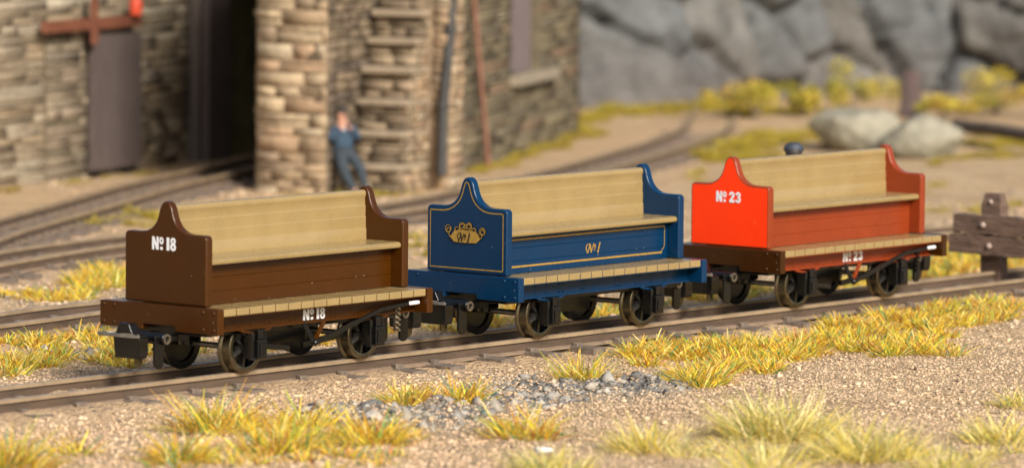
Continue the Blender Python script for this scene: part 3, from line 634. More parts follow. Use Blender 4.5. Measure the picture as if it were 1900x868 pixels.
mb = MB(); quadbox(mb, a_d0 + .12, a_d0 + .4, .1, .16, -.2, -.1, sh); quadbox(mb, a_d1 - .5, a_d1 - .2, .1, .16, -.2, -.1, sh); mb.build('door_shoe', BLACK, door)
ra = on_b(80, 52, .2); rb = on_b(258, 26, .2)
mb = MB(); mb.bar(W(ra[0], .2, ra[1]) - sh.location, W(rb[0], .2, ra[1]) - sh.location, .10, .17); dr = mb.build('door_rail', RUST, sh, bevel=.012)
mb = MB(); hx = on_b(172, 40, .25)[0]; mb.bar(W(hx, .28, zdt - .12) - sh.location, W(hx, .28, zdt + .75) - sh.location, .16, .06, up=tuple(BX)); mb.build('rail_bracket', RUST, dr, bevel=.01)
lx = on_b(252, 12, .3); mb = MB(); c_ = W(lx[0], .3, lx[1] + .02) - sh.location
mb.lathe([(0, -.16), (.09, -.15), (.10, .02), (.075, .10), (.03, .15), (0, .16)], c_, 'z', 16); mb.build('red_stop_block', REDP, dr, smooth=True)
# track entrance: folded-back leaf, jamb, dark interior and roof
mb = MB(); a0p, a1p = a_post - .02, a_post + .1; b_l = on_a(340, 200, a_post)[0]; b_r0 = on_a(362, 200, a_post - .25)[0]; b_r = on_a(385, 200, a_post)[0]
quadbox(mb, a_post - .12, a_post + .12, .06, b_r0 - .0, GZ, zt_w, sh); jb = mb.build('door_jamb', POSTWOOD, sh, bevel=.015)
mb = MB(); quadbox(mb, a_post - .05, a_post + .8, b_r0 + .015, b_r0 + .11, GZ + .15, zt_w - .3, sh); quadbox(mb, a_post - .08, a_post - .04, b_r0 + .03, b_r0 + .16, GZ + .15, zt_w - .3, sh); mb.build('entrance_door', DOORWOOD, sh, bevel=.008)
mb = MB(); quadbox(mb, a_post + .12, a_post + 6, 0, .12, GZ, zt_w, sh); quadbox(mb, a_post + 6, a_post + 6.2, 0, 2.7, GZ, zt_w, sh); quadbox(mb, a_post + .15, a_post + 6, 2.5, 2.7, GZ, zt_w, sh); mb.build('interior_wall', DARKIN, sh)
mb = MB(); quadbox(mb, a_post - .05, a_post + .15, .0, 2.7, 3.3, zt_w, sh); mb.build('entrance_lintel', POSTWOOD, sh)
mb = MB(); quadbox(mb, -14.2, a_post + 6.4, -5.2, .25, zt_w, zt_w + .15, sh); quadbox(mb, a_post - .3, a_post + 6.4, .25, 2.9, zt_w, zt_w + .15, sh); mb.build('roof', SLATE, sh)

# stone pier with steps behind it
feet = at(674, 348); fa, fb = to_ab(feet)
pa, pb = to_ab(at(476, 356)); pb1 = on_a(606, 300, pa)[0]
pr = thing('stone_pier', 'sunlit orange tan rough stone pier beside the dark shed entrance', 'stone pier', tuple(W(pa, pb, GZ)))
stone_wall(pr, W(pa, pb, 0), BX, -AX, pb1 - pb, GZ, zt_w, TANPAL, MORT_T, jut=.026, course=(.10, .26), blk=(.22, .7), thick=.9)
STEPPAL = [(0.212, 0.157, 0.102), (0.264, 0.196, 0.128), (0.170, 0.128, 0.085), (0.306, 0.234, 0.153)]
SHADEPAL = [(0.160, 0.120, 0.080), (0.128, 0.096, 0.068), (0.192, 0.144, 0.092), (0.104, 0.080, 0.060)]  # pier side stones coloured darker to paint in the shade beside the steps
stone_wall(pr, W(pa, pb1, 0), AX, BX, 2.6, GZ, zt_w, SHADEPAL, MORT_O, jut=.04)
stone_wall(pr, W(pa + 1.0, pb, 0), -AX, -BX, 1.0, GZ, zt_w, TANPAL, MORT_T, jut=.05)
mb = MB(); quadbox(mb, pa + .02, pa + 2.2, pb + .02, pb1 - .02, zt_w - .02, zt_w + .12, pr); mb.build('coping', SLATE, pr)
sa = pa + .62; sb0 = on_a(648, 330, sa)[0]; sb1 = on_a(745, 330, sa)[0]
st = thing('stone_steps', 'steep worn stone steps rising between the pier and the wall', 'steps', tuple(W(sa, sb0, GZ)))
TREAD = mat('worn_step_stone', (.235, .18, .115), .9, col2=(.34, .265, .18), vscale=3, bump=.02, bscale=14); RISER = mat('dark_step_riser', (.27, .205, .135), .95, col2=(.45, .35, .235), vscale=4, bump=.03, bscale=10)
z = GZ; a = sa; lv = [on_a(700, v, sa + i * .165)[1] for i, v in enumerate((305, 243, 184, 124, 70, 18, -34, -86))]
for i, zz in enumerate(lv):
    a = sa + i * .165; w0, w1 = pb1 + .05, sb1 + rnd.uniform(-.02, .02)
    zl = lv[i - 1] if i else GZ
    mb = MB(); quadbox(mb, a + .08, sa + 1.5, w0, w1 - .06, zl, zz - .10, st); mb.build('riser_core', RISER, st)
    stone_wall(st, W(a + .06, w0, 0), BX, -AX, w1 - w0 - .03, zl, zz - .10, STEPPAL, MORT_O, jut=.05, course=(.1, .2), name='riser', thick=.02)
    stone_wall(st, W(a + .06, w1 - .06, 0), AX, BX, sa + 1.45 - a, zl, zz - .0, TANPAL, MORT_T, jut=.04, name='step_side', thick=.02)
    mb = MB(); quadbox(mb, a - .07 + rnd.uniform(-.02, .02), sa + 1.5, w0 - .0, w1 - rnd.uniform(.0, .06), zz - .10, zz, st); mb.build('tread', TREAD, st, bevel=.03)
fl = thing('stone_wall', 'tan rubble wall flanking the stone steps', 'wall', tuple(W(sa, sb1, GZ))); fa0 = sa + 1.0; fb1 = max(on_a(818, 200, fa0)[0], sb1 + .3)
stone_wall(fl, W(fa0, sb1 + .04, 0), BX, -AX, fb1 - sb1 - .04, GZ, zt_w, TANPAL, MORT_T, jut=.04, thick=.5)
stone_wall(fl, W(fa0, fb1, 0), AX, BX, .5, GZ, zt_w, TANPAL, MORT_T, jut=.05, thick=.5)
# house behind with window
h0 = at(856, 318); hd = (RIGHT * .213 + FWD * .977); hd.z = 0; hd.normalize(); hn = Vector((hd.y, -hd.x, 0)); h0 = h0 - hd * 3.2
hs = thing('stone_house', 'olive grey stone house with a boarded window above a stone sill', 'house', (h0.x, h0.y, GZ))
def on_h(u, v):
    r = ray(u, v); k = -(CAM - h0).dot(hn) / r.dot(hn); p = CAM + r * k; return (p - h0).dot(hd), p.z
hl = on_h(1073, 230)[0]; w0 = on_h(948, 70)[0]; w1 = on_h(1001, 70)[0]; wz = on_h(970, 136)[1]
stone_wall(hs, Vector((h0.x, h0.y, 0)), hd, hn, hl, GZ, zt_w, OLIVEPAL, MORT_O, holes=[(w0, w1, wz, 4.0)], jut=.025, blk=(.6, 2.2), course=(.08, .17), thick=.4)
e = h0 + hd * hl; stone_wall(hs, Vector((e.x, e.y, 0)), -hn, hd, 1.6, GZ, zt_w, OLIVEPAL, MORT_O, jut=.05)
HL = Vector((h0.x, h0.y, GZ))
def hbox(mb, s0, s1, d0, d1, z0, z1):
    vs = [Vector((h0.x, h0.y, 0)) + hd * s + hn * d + Vector((0, 0, z)) - HL for s in (s0, s1) for d in (d0, d1) for z in (z0, z1)]
    return mb.add(vs, [(0, 1, 3, 2), (4, 6, 7, 5), (0, 4, 5, 1), (2, 3, 7, 6), (0, 2, 6, 4), (1, 5, 7, 3)])
SHUT = mat('shutter_wood', (.12, .092, .090), .75, col2=(.19, .15, .145), vscale=5, stretch=(4, 4, .5)); SILL = mat('sill_stone', (.22, .18, .125), .9, col2=(.30, .25, .18), vscale=4, bump=.01)
mb = MB()
for i in range(4): hbox(mb, w0 + (w1 - w0) * i / 4 + .006, w0 + (w1 - w0) * (i + 1) / 4 - .006, -.2, -.14, wz, 3.98)
mb.build('window', SHUT, hs, bevel=.006)
s0 = on_h(945, 145)[0]; s1 = on_h(1022, 140)[0]
mb = MB(); hbox(mb, s0, s1, -.05, .17, wz - .17, wz - .005); mb.build('sill', SILL, hs, bevel=.015)
mb = MB(); hbox(mb, -.1, hl + .2, -1.9, .25, zt_w, zt_w + .14); mb.build('roof', SLATE, hs)
dp = thing('drain_pipe', 'dark iron drainpipe in the corner beside the flanking wall', 'drainpipe', tuple(W(fa0 - .14, fb1, GZ)))
mb = MB(); q = lambda u, v, s: (lambda r: CAM + r * ((Vector(W(fa0 - .14, fb1, 0)) - CAM).dot(FWD) / r.dot(FWD)))(ray(u, v)) - s.location
mb.tube([q(842, -60, dp), q(835, 70, dp), q(822, 200, dp), q(819, 325, dp)], .075, 14); mb.build('pipe', mat('black_iron', (.035, .034, .032), .6, var=.3), dp, smooth=True)
mb = MB(); mb.cyl(q(836, 50, dp), q(835.5, 58, dp), .10); mb.cyl(q(822, 192, dp), q(821.5, 200, dp), .10); mb.build('pipe_collar', mat('iron_collar', (.04, .038, .035), .6), dp)
rp_ = thing('rusty_pipe', 'thin rusty pipe leaning against the olive stone house', 'pipe', (h0.x, h0.y, GZ))
mb = MB()
pp = []
for u, v in ((858, -60), (866, 40), (874, 130), (884, 235), (890, 318)):
    s_, z_ = on_h(u, v); p = Vector((h0.x, h0.y, 0)) + hd * s_ + hn * .14; p.z = z_; pp.append(p - rp_.location)
mb.tube(pp, .042, 10); mb.build('pipe', mat('rusty_iron', (.20, .085, .055), .7, col2=(.30, .15, .10), vscale=5), rp_, smooth=True)

# ------------------------------------------------------------------ cliff
def cliff():
    base = [at(-700, 185, 0), at(300, 195, 0), at(760, 200, 0), at(1080, 197, 0), at(1340, 190, 0), at(1640, 178, 0), at(1960, 185, 0), at(2350, 215, 0)]
    path = smooth_path([(p.x, p.y) for p in base], .10); n = len(path); H = 7.5; m_ = 80
    s = np.arange(n) * .10; h = np.linspace(-.6, H, m_)
    Sg, Hg = np.meshgrid(s, h, indexing='ij'); r2 = np.random.default_rng(5)
    K = 120; ps = r2.uniform(0, s[-1], K); ph = r2.uniform(-.6, H, K); off = r2.normal(0, .26, K); tx = r2.normal(0, .13, K); tz = r2.normal(0, .10, K)
    ws = Sg + .14 * vnoise(Sg * 1.1, Hg * 1.1, 20); wh = Hg + .14 * vnoise(Sg * 1.1, Hg * 1.1, 21)
    u_ = (ws[..., None] - ps) + .30 * (wh[..., None] - ph); v_ = (wh[..., None] - ph) * .85
    d = np.hypot(u_, v_); o_ = np.argsort(d, -1)[..., :2]; d1 = np.take_along_axis(d, o_[..., :1], -1)[..., 0]; d2 = np.take_along_axis(d, o_[..., 1:2], -1)[..., 0]; i1 = o_[..., 0]
    i2 = o_[..., 1]; pl = lambda i: off[i] + tx[i] * (Sg - ps[i]) + tz[i] * (Hg - ph[i]); w2 = .5 * np.exp(-(d2 - d1) / .10)
    disp = pl(i1) * (1 - w2) + pl(i2) * w2 - .42 * np.exp(-((d2 - d1) / .11) ** 2) + .09 * np.abs(vnoise(Sg * 2.2 + Hg, Hg * 2.2, 22)) + .05 * vnoise(Sg * 6, Hg * 9, 23) + .03 * vnoise(Sg * 14, Hg * 14, 24)
    q1 = r2.uniform(0, s[-1], 420); q2 = r2.uniform(-.6, H, 420); e1 = (Sg + .3 * vnoise(Sg * 2, Hg * 2, 25))[..., None] - q1; e2 = (Hg + .3 * vnoise(Sg * 2, Hg * 2, 26))[..., None] - q2; dd = np.sort(np.hypot(e1 - .5 * e2, e2 * 1.5), -1)[..., :2]
    disp = disp - .16 * np.exp(-((dd[..., 1] - dd[..., 0]) / .09) ** 2) * (vnoise(Sg * .7, Hg * .7, 27) > -.12)
    P0 = np.array([tuple(p) for p in path]); tg = np.gradient(P0, axis=0); tg /= np.linalg.norm(tg, axis=1)[:, None]; nr = np.c_[tg[:, 1], -tg[:, 0], np.zeros(n)]
    back = .22 * Hg
    V = P0[:, None] + nr[:, None] * (disp - back)[..., None]; V[..., 2] = Hg
    idx = np.arange(n * m_).reshape(n, m_); F = np.stack([idx[:-1, :-1], idx[1:, :-1], idx[1:, 1:], idx[:-1, 1:]], -1).reshape(-1, 4)
    tint = np.array([(.107, .109, .106), (.118, .117, .111), (.100, .104, .103), (.114, .107, .095), (.132, .127, .117), (.104, .094, .082)])[r2.integers(0, 6, K)][i1]
    low = np.clip((1.3 - Hg) / 1.2, 0, 1)[..., None] * .6 * (vnoise(Sg * .5, Hg * .5, 30)[..., None] + .6); tint = tint * (1 - low) + np.array((.105, .082, .068)) * low
    o = np_mesh('cliff', V.reshape(-1, 3), F, mat('cliff_rock', (1, 1, 1), .85, attr='tint', var=.35, vscale=1.6, bump=.05, bscale=5, spec=.25), tint.reshape(-1, 3)); tag(o, kind='structure')
cliff()

# ------------------------------------------------------------------ boulders, stump, log
def boulder(c, r, label, colr, seed):
    bm = bmesh.new(); bmesh.ops.create_icosphere(bm, subdivisions=4, radius=1); rr = random.Random(seed); ph = [rr.uniform(0, 9) for _ in range(6)]
    cuts = [(Vector((rr.gauss(0, 1), rr.gauss(0, 1), rr.gauss(.3, .8))).normalized(), rr.uniform(.70, .88)) for _ in range(16)]
    for v in bm.verts:
        p = v.co.copy()
        for nn, dd in cuts:
            e = p.dot(nn) - dd
            if e > 0: p -= nn * e * .85
        p *= 1 + .05 * math.sin(3 * p.x + ph[0]) * math.sin(4 * p.y + ph[1]) + .02 * math.sin(11 * p.x + ph[2]) * math.sin(9 * p.z + ph[3])
        v.co = Vector((p.x * r[0], p.y * r[1], p.z * r[2]))
    me = bpy.data.meshes.new('boulder'); bm.to_mesh(me); bm.free(); me.shade_smooth(); me.materials.append(colr)
    o = bpy.data.objects.new('boulder', me); COL.objects.link(o); o.location = c; o.rotation_euler = (0, 0, math.atan2(RIGHT.y, RIGHT.x)); tag(o, label, 'boulder', 'pale boulders below the cliff'); return o
BM_ = mat('pale_boulder', (.19, .175, .125), .9, col2=(.33, .30, .22), vscale=3.5, bump=.07, bscale=5)
p = at(1586, 258, 0); boulder((p.x, p.y, .12), (.80, .6, .44), 'long pale boulder, the left of the pair lying below the cliff', BM_, 3)
p = at(1712, 268, 0); boulder((p.x, p.y, .06), (.74, .6, .42), 'rounder pale boulder, the right of the pair, near the log', BM_, 8)
sp = at(1690, 208, 0); mb = MB()
mb.lathe([(.0, -.3), (.26, -.28), (.21, .0), (.19, .35), (.185, .6), (.165, .66), (0, .64)], (0, 0, 0), 'z', 18)
mb.v = [(x * (1 + .12 * math.sin(3 * math.atan2(y, x) + z)), y * (1 + .1 * math.sin(2 * math.atan2(y, x))), z) for x, y, z in mb.v]
o = mb.build('tree_stump', mat('stump_bark', (.075, .05, .045), .9, col2=(.13, .09, .08), vscale=6, bump=.02, bscale=12, stretch=(3, 3, .6)), smooth=True); o.location = (sp.x, sp.y, .08); tag(o, 'short dark brown tree stump at the cliff foot behind the boulders', 'stump')
l0, l1 = at(1772, 236, .1), at(1990, 262, .1); l0.z = l1.z = .12; mb = MB(); dl = l1 - l0
for i in range(9):
    pass
mb.tube([Vector((0, 0, 0)), dl * .33 + Vector((0, 0, .02)), dl * .66 + Vector((0, 0, -.01)), dl], .11, 14); mb.cyl(dl * .2, dl * .2 + Vector((-.15, -.2, .12)), .04, .025)
o = mb.build('log', mat('log_bark', (.06, .045, .036), .9, col2=(.12, .09, .07), vscale=5, bump=.02, bscale=14), smooth=True); o.location = l0; tag(o, 'dark fallen log lying on the sand right of the boulders', 'log')

# ------------------------------------------------------------------ grass
GRASS = mat('static_grass', (1, 1, 1), .7, attr='tint', spec=.2)
def translucent(m, f):
    nt = m.node_tree; b = nt.nodes['Principled BSDF']; L = nt.links.new; t = nt.nodes.new('ShaderNodeBsdfTranslucent'); L(b.inputs['Base Color'].links[0].from_socket, t.inputs['Color'])
    x = nt.nodes.new('ShaderNodeMixShader'); x.inputs[0].default_value = f; L(b.outputs[0], x.inputs[1]); L(t.outputs[0], x.inputs[2]); L(x.outputs[0], nt.nodes['Material Output'].inputs['Surface'])
translucent(GRASS, .35)
GP = [(.90, .60, .04), (.95, .72, .07), (.84, .50, .06), (.88, .70, .18), (.62, .33, .06), (.74, .48, .14), (.50, .52, .06), (.20, .38, .08), (.05, .27, .13), (.55, .20, .05), (.95, .76, .30)]
GW = np.array([11, 12, 8, 6, 8, 6, 7, 5.5, 5.5, 7, 6.]); GW /= GW.sum()
PALE = [(.84, .68, .20), (.88, .76, .32), (.82, .62, .10), (.60, .54, .14), (.36, .40, .13), (.82, .68, .34)]; MOSS = [(0.463, 0.356, 0.044), (0.388, 0.331, 0.044), (0.500, 0.375, 0.056), (0.312, 0.275, 0.044), (0.550, 0.438, 0.075), (0.413, 0.281, 0.056)]
def blades(px, py, pz, az, tilt, ln, w, cols, name, label=None, cat=None, group=None, kind=None):
    n = len(px); B = np.c_[px, py, pz]; dirh = np.c_[np.cos(az), np.sin(az), np.zeros(n)]
    up = np.array((0, 0, 1.)); d0 = dirh * np.sin(tilt)[:, None] + up * np.cos(tilt)[:, None]; t2_ = np.minimum(tilt + rng.uniform(.0, .5, n), 1.5); d1 = dirh * np.sin(t2_)[:, None] + up * np.cos(t2_)[:, None]
    M_ = B + d0 * (ln * .5)[:, None]; T_ = M_ + d1 * (ln * .5)[:, None]
    fa_ = rng.uniform(0, 6.28, n); sd = np.c_[np.cos(fa_), np.sin(fa_), np.zeros(n)] * (w / 2)[:, None]
    V = np.stack([B - sd, B + sd, M_ - sd * .85, M_ + sd * .85, T_ - sd * .3, T_ + sd * .3], 1)
    f = np.array([(0, 1, 3, 2), (2, 3, 5, 4)]); Fc = (f[None] + (np.arange(n) * 6)[:, None, None]).reshape(-1, 4)
    V = V.reshape(-1, 3); org = np.array([px.mean(), py.mean(), 0]); o = np_mesh(name, V - org, Fc, GRASS, np.repeat(cols, 6, 0)); o.location = org
    return tag(o, label, cat, group, kind)
def pickw(pal, w, n): return np.clip(np.array(pal)[rng.choice(len(pal), n, p=w)] * rng.uniform(.75, 1.25, (n, 1)), 0, 1)
def tuft_arrays(cx, cy, r, n, hgt, pal=GP, w=GW):
    rr = r * .55 * np.sqrt(rng.random(n)) * np.where(rng.random(n) < .1, rng.uniform(1, 1.9, n), 1); a = rng.uniform(0, 6.28, n); px = cx + rr * np.cos(a); py = cy + rr * np.sin(a)
    az = a + rng.normal(0, 1.25, n); tilt = np.clip(.15 + 1.1 * (rr / (r * .55)) * rng.uniform(.4, 1.1, n) + np.abs(rng.normal(0, .38, n)), 0, 1.42); ln = hgt * rng.uniform(.5, 1.1, n)
    return px, py, ground_z(px, py) - .015, az, tilt, ln, rng.uniform(.011, .019, n), pickw(pal, w if w is not None else np.ones(len(pal)) / len(pal), n)
def tuft(u, v, rpx, label, n=230, pal=GP, w=GW, hk=.8):
    if pal is PALE: hk = .62; n = int(n * .85)
    p = at(u, v, -.2); r = rpx / (FPX / (p - CAM).dot(FWD)); return blades(*tuft_arrays(p.x, p.y, r, int(n * max(.5, r / .35)), r * hk, pal, w), 'grass_tuft', label, 'grass tuft', 'separate grass tufts on the sand')
PW_ = None
tuft(757, 745, 82, 'spiky yellow tuft with green base, first one in front of the brown wagon rear wheels')
tuft(855, 742, 84, 'loose yellow orange tuft beside the grey rubble in front of the blue wagon')
tuft(1082, 708, 88, 'wide fan shaped yellow tuft above the grey rubble, before the blue wagon')
tuft(972, 806, 108, 'low bright yellow tuft with white fleck in front of the rubble')
tuft(1300, 712, 92, 'dense orange yellow tuft at the front edge of the trackside grass')
tuft(400, 790, 125, 'blurred upright orange yellow tuft on the sand below the brown wagon')
tuft(515, 835, 125, 'blurred bright yellow tuft at the bottom edge left of centre')
tuft(690, 825, 112, 'blurred flat yellow tuft just left of the low bright tuft')
tuft(565, 782, 95, 'small blurred yellow green tuft among the front left tufts')
tuft(335, 850, 100, 'blurred green tinged tuft at the bottom edge below the coupling')
tuft(25, 862, 130, 'blurred yellow tuft in the bottom corner farthest from the buffer stop')
tuft(1205, 836, 130, 'pale straw tuft with a white pebble in front of the bare sand', pal=PALE, w=PW_)
tuft(1440, 808, 180, 'large pale yellow green tuft, biggest on the bare sand', 420, pal=PALE, w=PW_)
tuft(1610, 848, 160, 'pale yellow tuft next to the largest pale one', 380, pal=PALE, w=PW_)
tuft(1030, 878, 140, 'very blurred pale tuft cut by the bottom edge near the middle', pal=PALE, w=PW_)
tuft(1420, 890, 150, 'very blurred pale tuft cut by the bottom edge under the largest tuft', pal=PALE, w=PW_)
tuft(1860, 815, 120, 'pale tuft at the right edge of the bare sand', pal=PALE, w=PW_)
tuft(1895, 745, 85, 'small pale tuft at the picture edge beyond the bare sand', pal=PALE, w=PW_)
tuft(1760, 878, 130, 'blurred pale tuft cut by the bottom corner beside the bare sand', pal=PALE, w=PW_)
tuft(1652, 555, 20, 'single tall dry grass stalk standing by the red wagon wheel', 4, hk=3.2)
def region(polys, per_tuft_px, name, label, dens=1., pal=GP, w=GW, hk=.72, n=135):
    A = []
    for (u0, v0, u1, v1, rpx, cnt) in polys:                              # runs of tufts along lines
        for i in range(cnt):
            t = (i + rnd.random()) / cnt; u = u0 + (u1 - u0) * t + rnd.gauss(0, rpx * .5); v = v0 + (v1 - v0) * t + rnd.gauss(0, rpx * .13)
            p = at(u, v, -.2); r = rpx * rnd.uniform(.75, 1.2) / (FPX / (p - CAM).dot(FWD)); 
            if name == 'grass' and float(track_dist(np.array([p.x]), np.array([p.y]))[0]) < .75: continue
            A.append(tuft_arrays(p.x, p.y, r, int(n * dens), r * hk, pal, w))
    return blades(*[np.concatenate(c) for c in zip(*A)], name, label, 'grass', None, 'stuff')
region([(1170, 668, 1420, 640, 52, 22), (1270, 700, 1420, 655, 55, 14), (1420, 655, 1600, 610, 52, 26), (1420, 690, 1480, 640, 52, 8), (1560, 640, 1740, 645, 52, 18), (1600, 600, 1760, 590, 50, 22), (1690, 640, 1740, 610, 46, 8), (1740, 580, 1960, 545, 46, 26), (1760, 610, 1950, 565, 42, 18)], 0, 'grass', 'dense yellow grass verge in front of the track by the red wagon', 1.3)
region([(330, 775, 760, 830, 70, 16), (300, 860, 780, 850, 70, 12), (-20, 850, 90, 845, 70, 5), (700, 735, 880, 745, 55, 5)], 0, 'grass', 'wispy blurred yellow and green grass spread low over the sand before the brown wagon', .5)
region([(1180, 850, 1900, 840, 70, 16)], 0, 'grass', 'wispy pale straw grass spread low over the near edge of the bare sand', .45, PALE, None, .6)
region([(-20, 690, 110, 665, 56, 14), (20, 650, 190, 640, 50, 16), (180, 668, 320, 640, 46, 14), (60, 630, 200, 615, 40, 10)], 0, 'grass', 'dense yellow grass between the tracks behind the front coupling', 1.2)
region([(110, 545, 240, 515, 52, 16), (160, 520, 235, 495, 46, 10), (0, 545, 70, 550, 30, 5)], 0, 'grass', 'blurred ochre grass behind the second track beside the brown end panel', 1.2)
region([(800, 600, 1010, 575, 44, 18), (500, 640, 760, 600, 40, 14), (1040, 590, 1330, 545, 42, 22), (1330, 550, 1420, 540, 36, 8), (1500, 530, 1700, 500, 42, 16)], 0, 'grass', 'yellow grass strip seen under the wagons beyond the track', 1.0)
region([(1700, 510, 1900, 480, 50, 26), (1700, 480, 1800, 470, 44, 12), (1850, 470, 1950, 455, 46, 12)], 0, 'grass', 'blurred green yellow grass around the buffer stop post', 1.1)
region([(1300, 215, 1420, 225, 34, 16), (1440, 222, 1520, 225, 30, 10), (1080, 232, 1290, 215, 34, 34), (960, 290, 1110, 245, 34, 26), (870, 318, 980, 285, 26, 18), (1330, 285, 1500, 255, 40, 34), (1290, 300, 1420, 290, 34, 16), (1500, 262, 1600, 285, 30, 10), (1790, 270, 1950, 270, 34, 20), (1720, 300, 1900, 285, 26, 10)], 0, 'moss', 'blurred mustard yellow moss and grass patches below the cliff', 1.5, MOSS, None, .6)
region([(660, 352, 800, 335, 24, 14), (700, 362, 800, 350, 22, 8), (125, 340, 160, 335, 18, 5), (5, 355, 40, 352, 16, 3), (200, 330, 330, 312, 14, 8), (150, 420, 330, 400, 34, 16), (550, 375, 690, 360, 30, 6)], 0, 'moss', 'mustard moss along the foot of the stone buildings', .9, MOSS, None, .7)
region([(1480, 420, 1780, 330, 40, 6), (1760, 400, 1900, 380, 34, 6), (760, 470, 790, 440, 34, 6), (1290, 340, 1300, 320, 30, 4)], 0, 'grass', 'thin dry grass on the sandy ground between the far tracks', .5, MOSS, None, .8)
for u, v, lb in ((1222, 812, 'small white pebble in the pale straw tuft before the bare sand'), (1008, 822, 'small white pebble in the low bright yellow tuft')):
    p = at(u, v, -.1); o = stones('pebble', np.array([[p.x, p.y, 0.]]), np.array([.075]), np.array([[.75, .74, .70]]), STONE, .9); o.data.transform(Matrix.Translation((-p.x, -p.y, 0))); o.location = (p.x, p.y, float(ground_z(np.array([p.x]), np.array([p.y]))[0]) + .06); tag(o, lb, 'pebble')
LEAF = mat('bush_foliage', (1, 1, 1), .75, attr='tint', spec=.2)
def bush(u, v, wpx, hpx, label, seed):
    p = at(u, v, 0); sc = (p - CAM).dot(FWD) / FPX; w, h = wpx * sc / 2, hpx * sc; n = 1500; rr = np.random.default_rng(seed)
    cl = rr.normal(0, 1, (9, 3)) * np.array([w * .45, w * .35, h * .22]) + np.array([0, 0, h * .45]); k = rr.integers(0, 9, n); q = rr.normal(0, 1, (n, 3)); q /= np.linalg.norm(q, axis=1)[:, None]; q *= rr.random((n, 1)) ** .4
    C = cl[k] + q * np.array([w * .36, w * .32, h * .30]); C[:, 2] = np.maximum(C[:, 2], 0); s = rr.uniform(.02, .05, n)
    a = rr.normal(0, 1, (n, 3)); a /= np.linalg.norm(a, axis=1)[:, None]; b_ = np.cross(a, rr.normal(0, 1, (n, 3))); b_ /= np.linalg.norm(b_, axis=1)[:, None]
    V = np.stack([C - a * s[:, None], C + b_ * s[:, None] * .6, C + a * s[:, None], C - b_ * s[:, None] * .6], 1); col = np.clip(np.array(MOSS)[rr.integers(0, 6, 9)][k] * rr.uniform(.6, 1.25, (n, 1)), 0, 1)
    root = thing('bush', label, 'bush', (p.x, p.y, .05)); root.rotation_euler = (0, 0, math.atan2(RIGHT.y, RIGHT.x))
    o = np_mesh('foliage', V.reshape(-1, 3), np.arange(n * 4).reshape(n, 4), LEAF, np.repeat(col, 4, 0)); o.parent = root
    mb = MB()
    for i in range(6): c = cl[i]; mb.tube([(0, 0, -.1), (c[0] * .4, c[1] * .4, c[2] * .5), tuple(c)], .012, 6)
    mb.build('stem', SLEEPER, root)
bush(1405, 214, 150, 66, 'mustard yellow bush at the foot of the brown cliff corner', 1)
bush(1495, 210, 130, 44, 'low mustard bush between the corner bush and the tall one', 2)
bush(1565, 202, 130, 76, 'tall mustard bush before the large smooth grey slab', 3)
bush(1845, 206, 190, 70, 'broad bright yellow bush to the right of the stump', 4)
bush(1755, 212, 110, 34, 'low yellow bush beside the stump', 5)

# ------------------------------------------------------------------ people
SKIN = mat('skin', (.62, .33, .22), .55, var=.06); JACKET = mat('blue_jacket_cloth', (.026, .050, .080), .85, var=.2, vscale=9, bump=.006, bscale=30); TROUS = mat('slate_trouser_cloth', (.030, .041, .051), .85, var=.15, vscale=9)
HAIR = mat('dark_hair', (.03, .022, .018), .6); SHOE = mat('dark_shoe_leather', (.02, .018, .017), .5); SHIRT = mat('grey_shirt', (.45, .44, .43), .8); CAPM = mat('slate_cap_felt', (.035, .045, .06), .6, var=.2, vscale=9); LIP = mat('lip', (.45, .17, .13), .5); EYE = mat('eye', (.03, .025, .02), .3)
def skin(name, chains, material, parent, sub=2):          # chains: lists of (point, radius); chains share joints by equal points
    vs, es, rs = [], [], []; ix = {}
    for ch in chains:
        prev = None
        for p, r in ch:
            key = tuple(round(c, 4) for c in p)
            if key not in ix: ix[key] = len(vs); vs.append(tuple(p)); rs.append(r)
            if prev is not None and prev != ix[key]: es.append((prev, ix[key]))
            prev = ix[key]
    me = bpy.data.meshes.new(name); me.from_pydata(vs, es, []); o = bpy.data.objects.new(name, me); COL.objects.link(o)
    o.modifiers.new('skin', 'SKIN'); s_ = o.modifiers.new('sub', 'SUBSURF'); s_.levels = s_.render_levels = sub
    for i, r in enumerate(rs):
        sv = me.skin_vertices[0].data[i]; rr = r if hasattr(r, '__len__') else (r, r); sv.radius = rr; sv.use_root = (i == 0)
    dg = bpy.context.evaluated_depsgraph_get(); ev = bpy.data.meshes.new_from_object(o.evaluated_get(dg)); ev.name = name
    o.modifiers.clear(); o.data = ev; ev.materials.clear(); ev.materials.append(material); ev.shade_smooth(); o.parent = parent; return o
def L3(a, b, t): return tuple(x + (y - x) * t for x, y in zip(a, b))
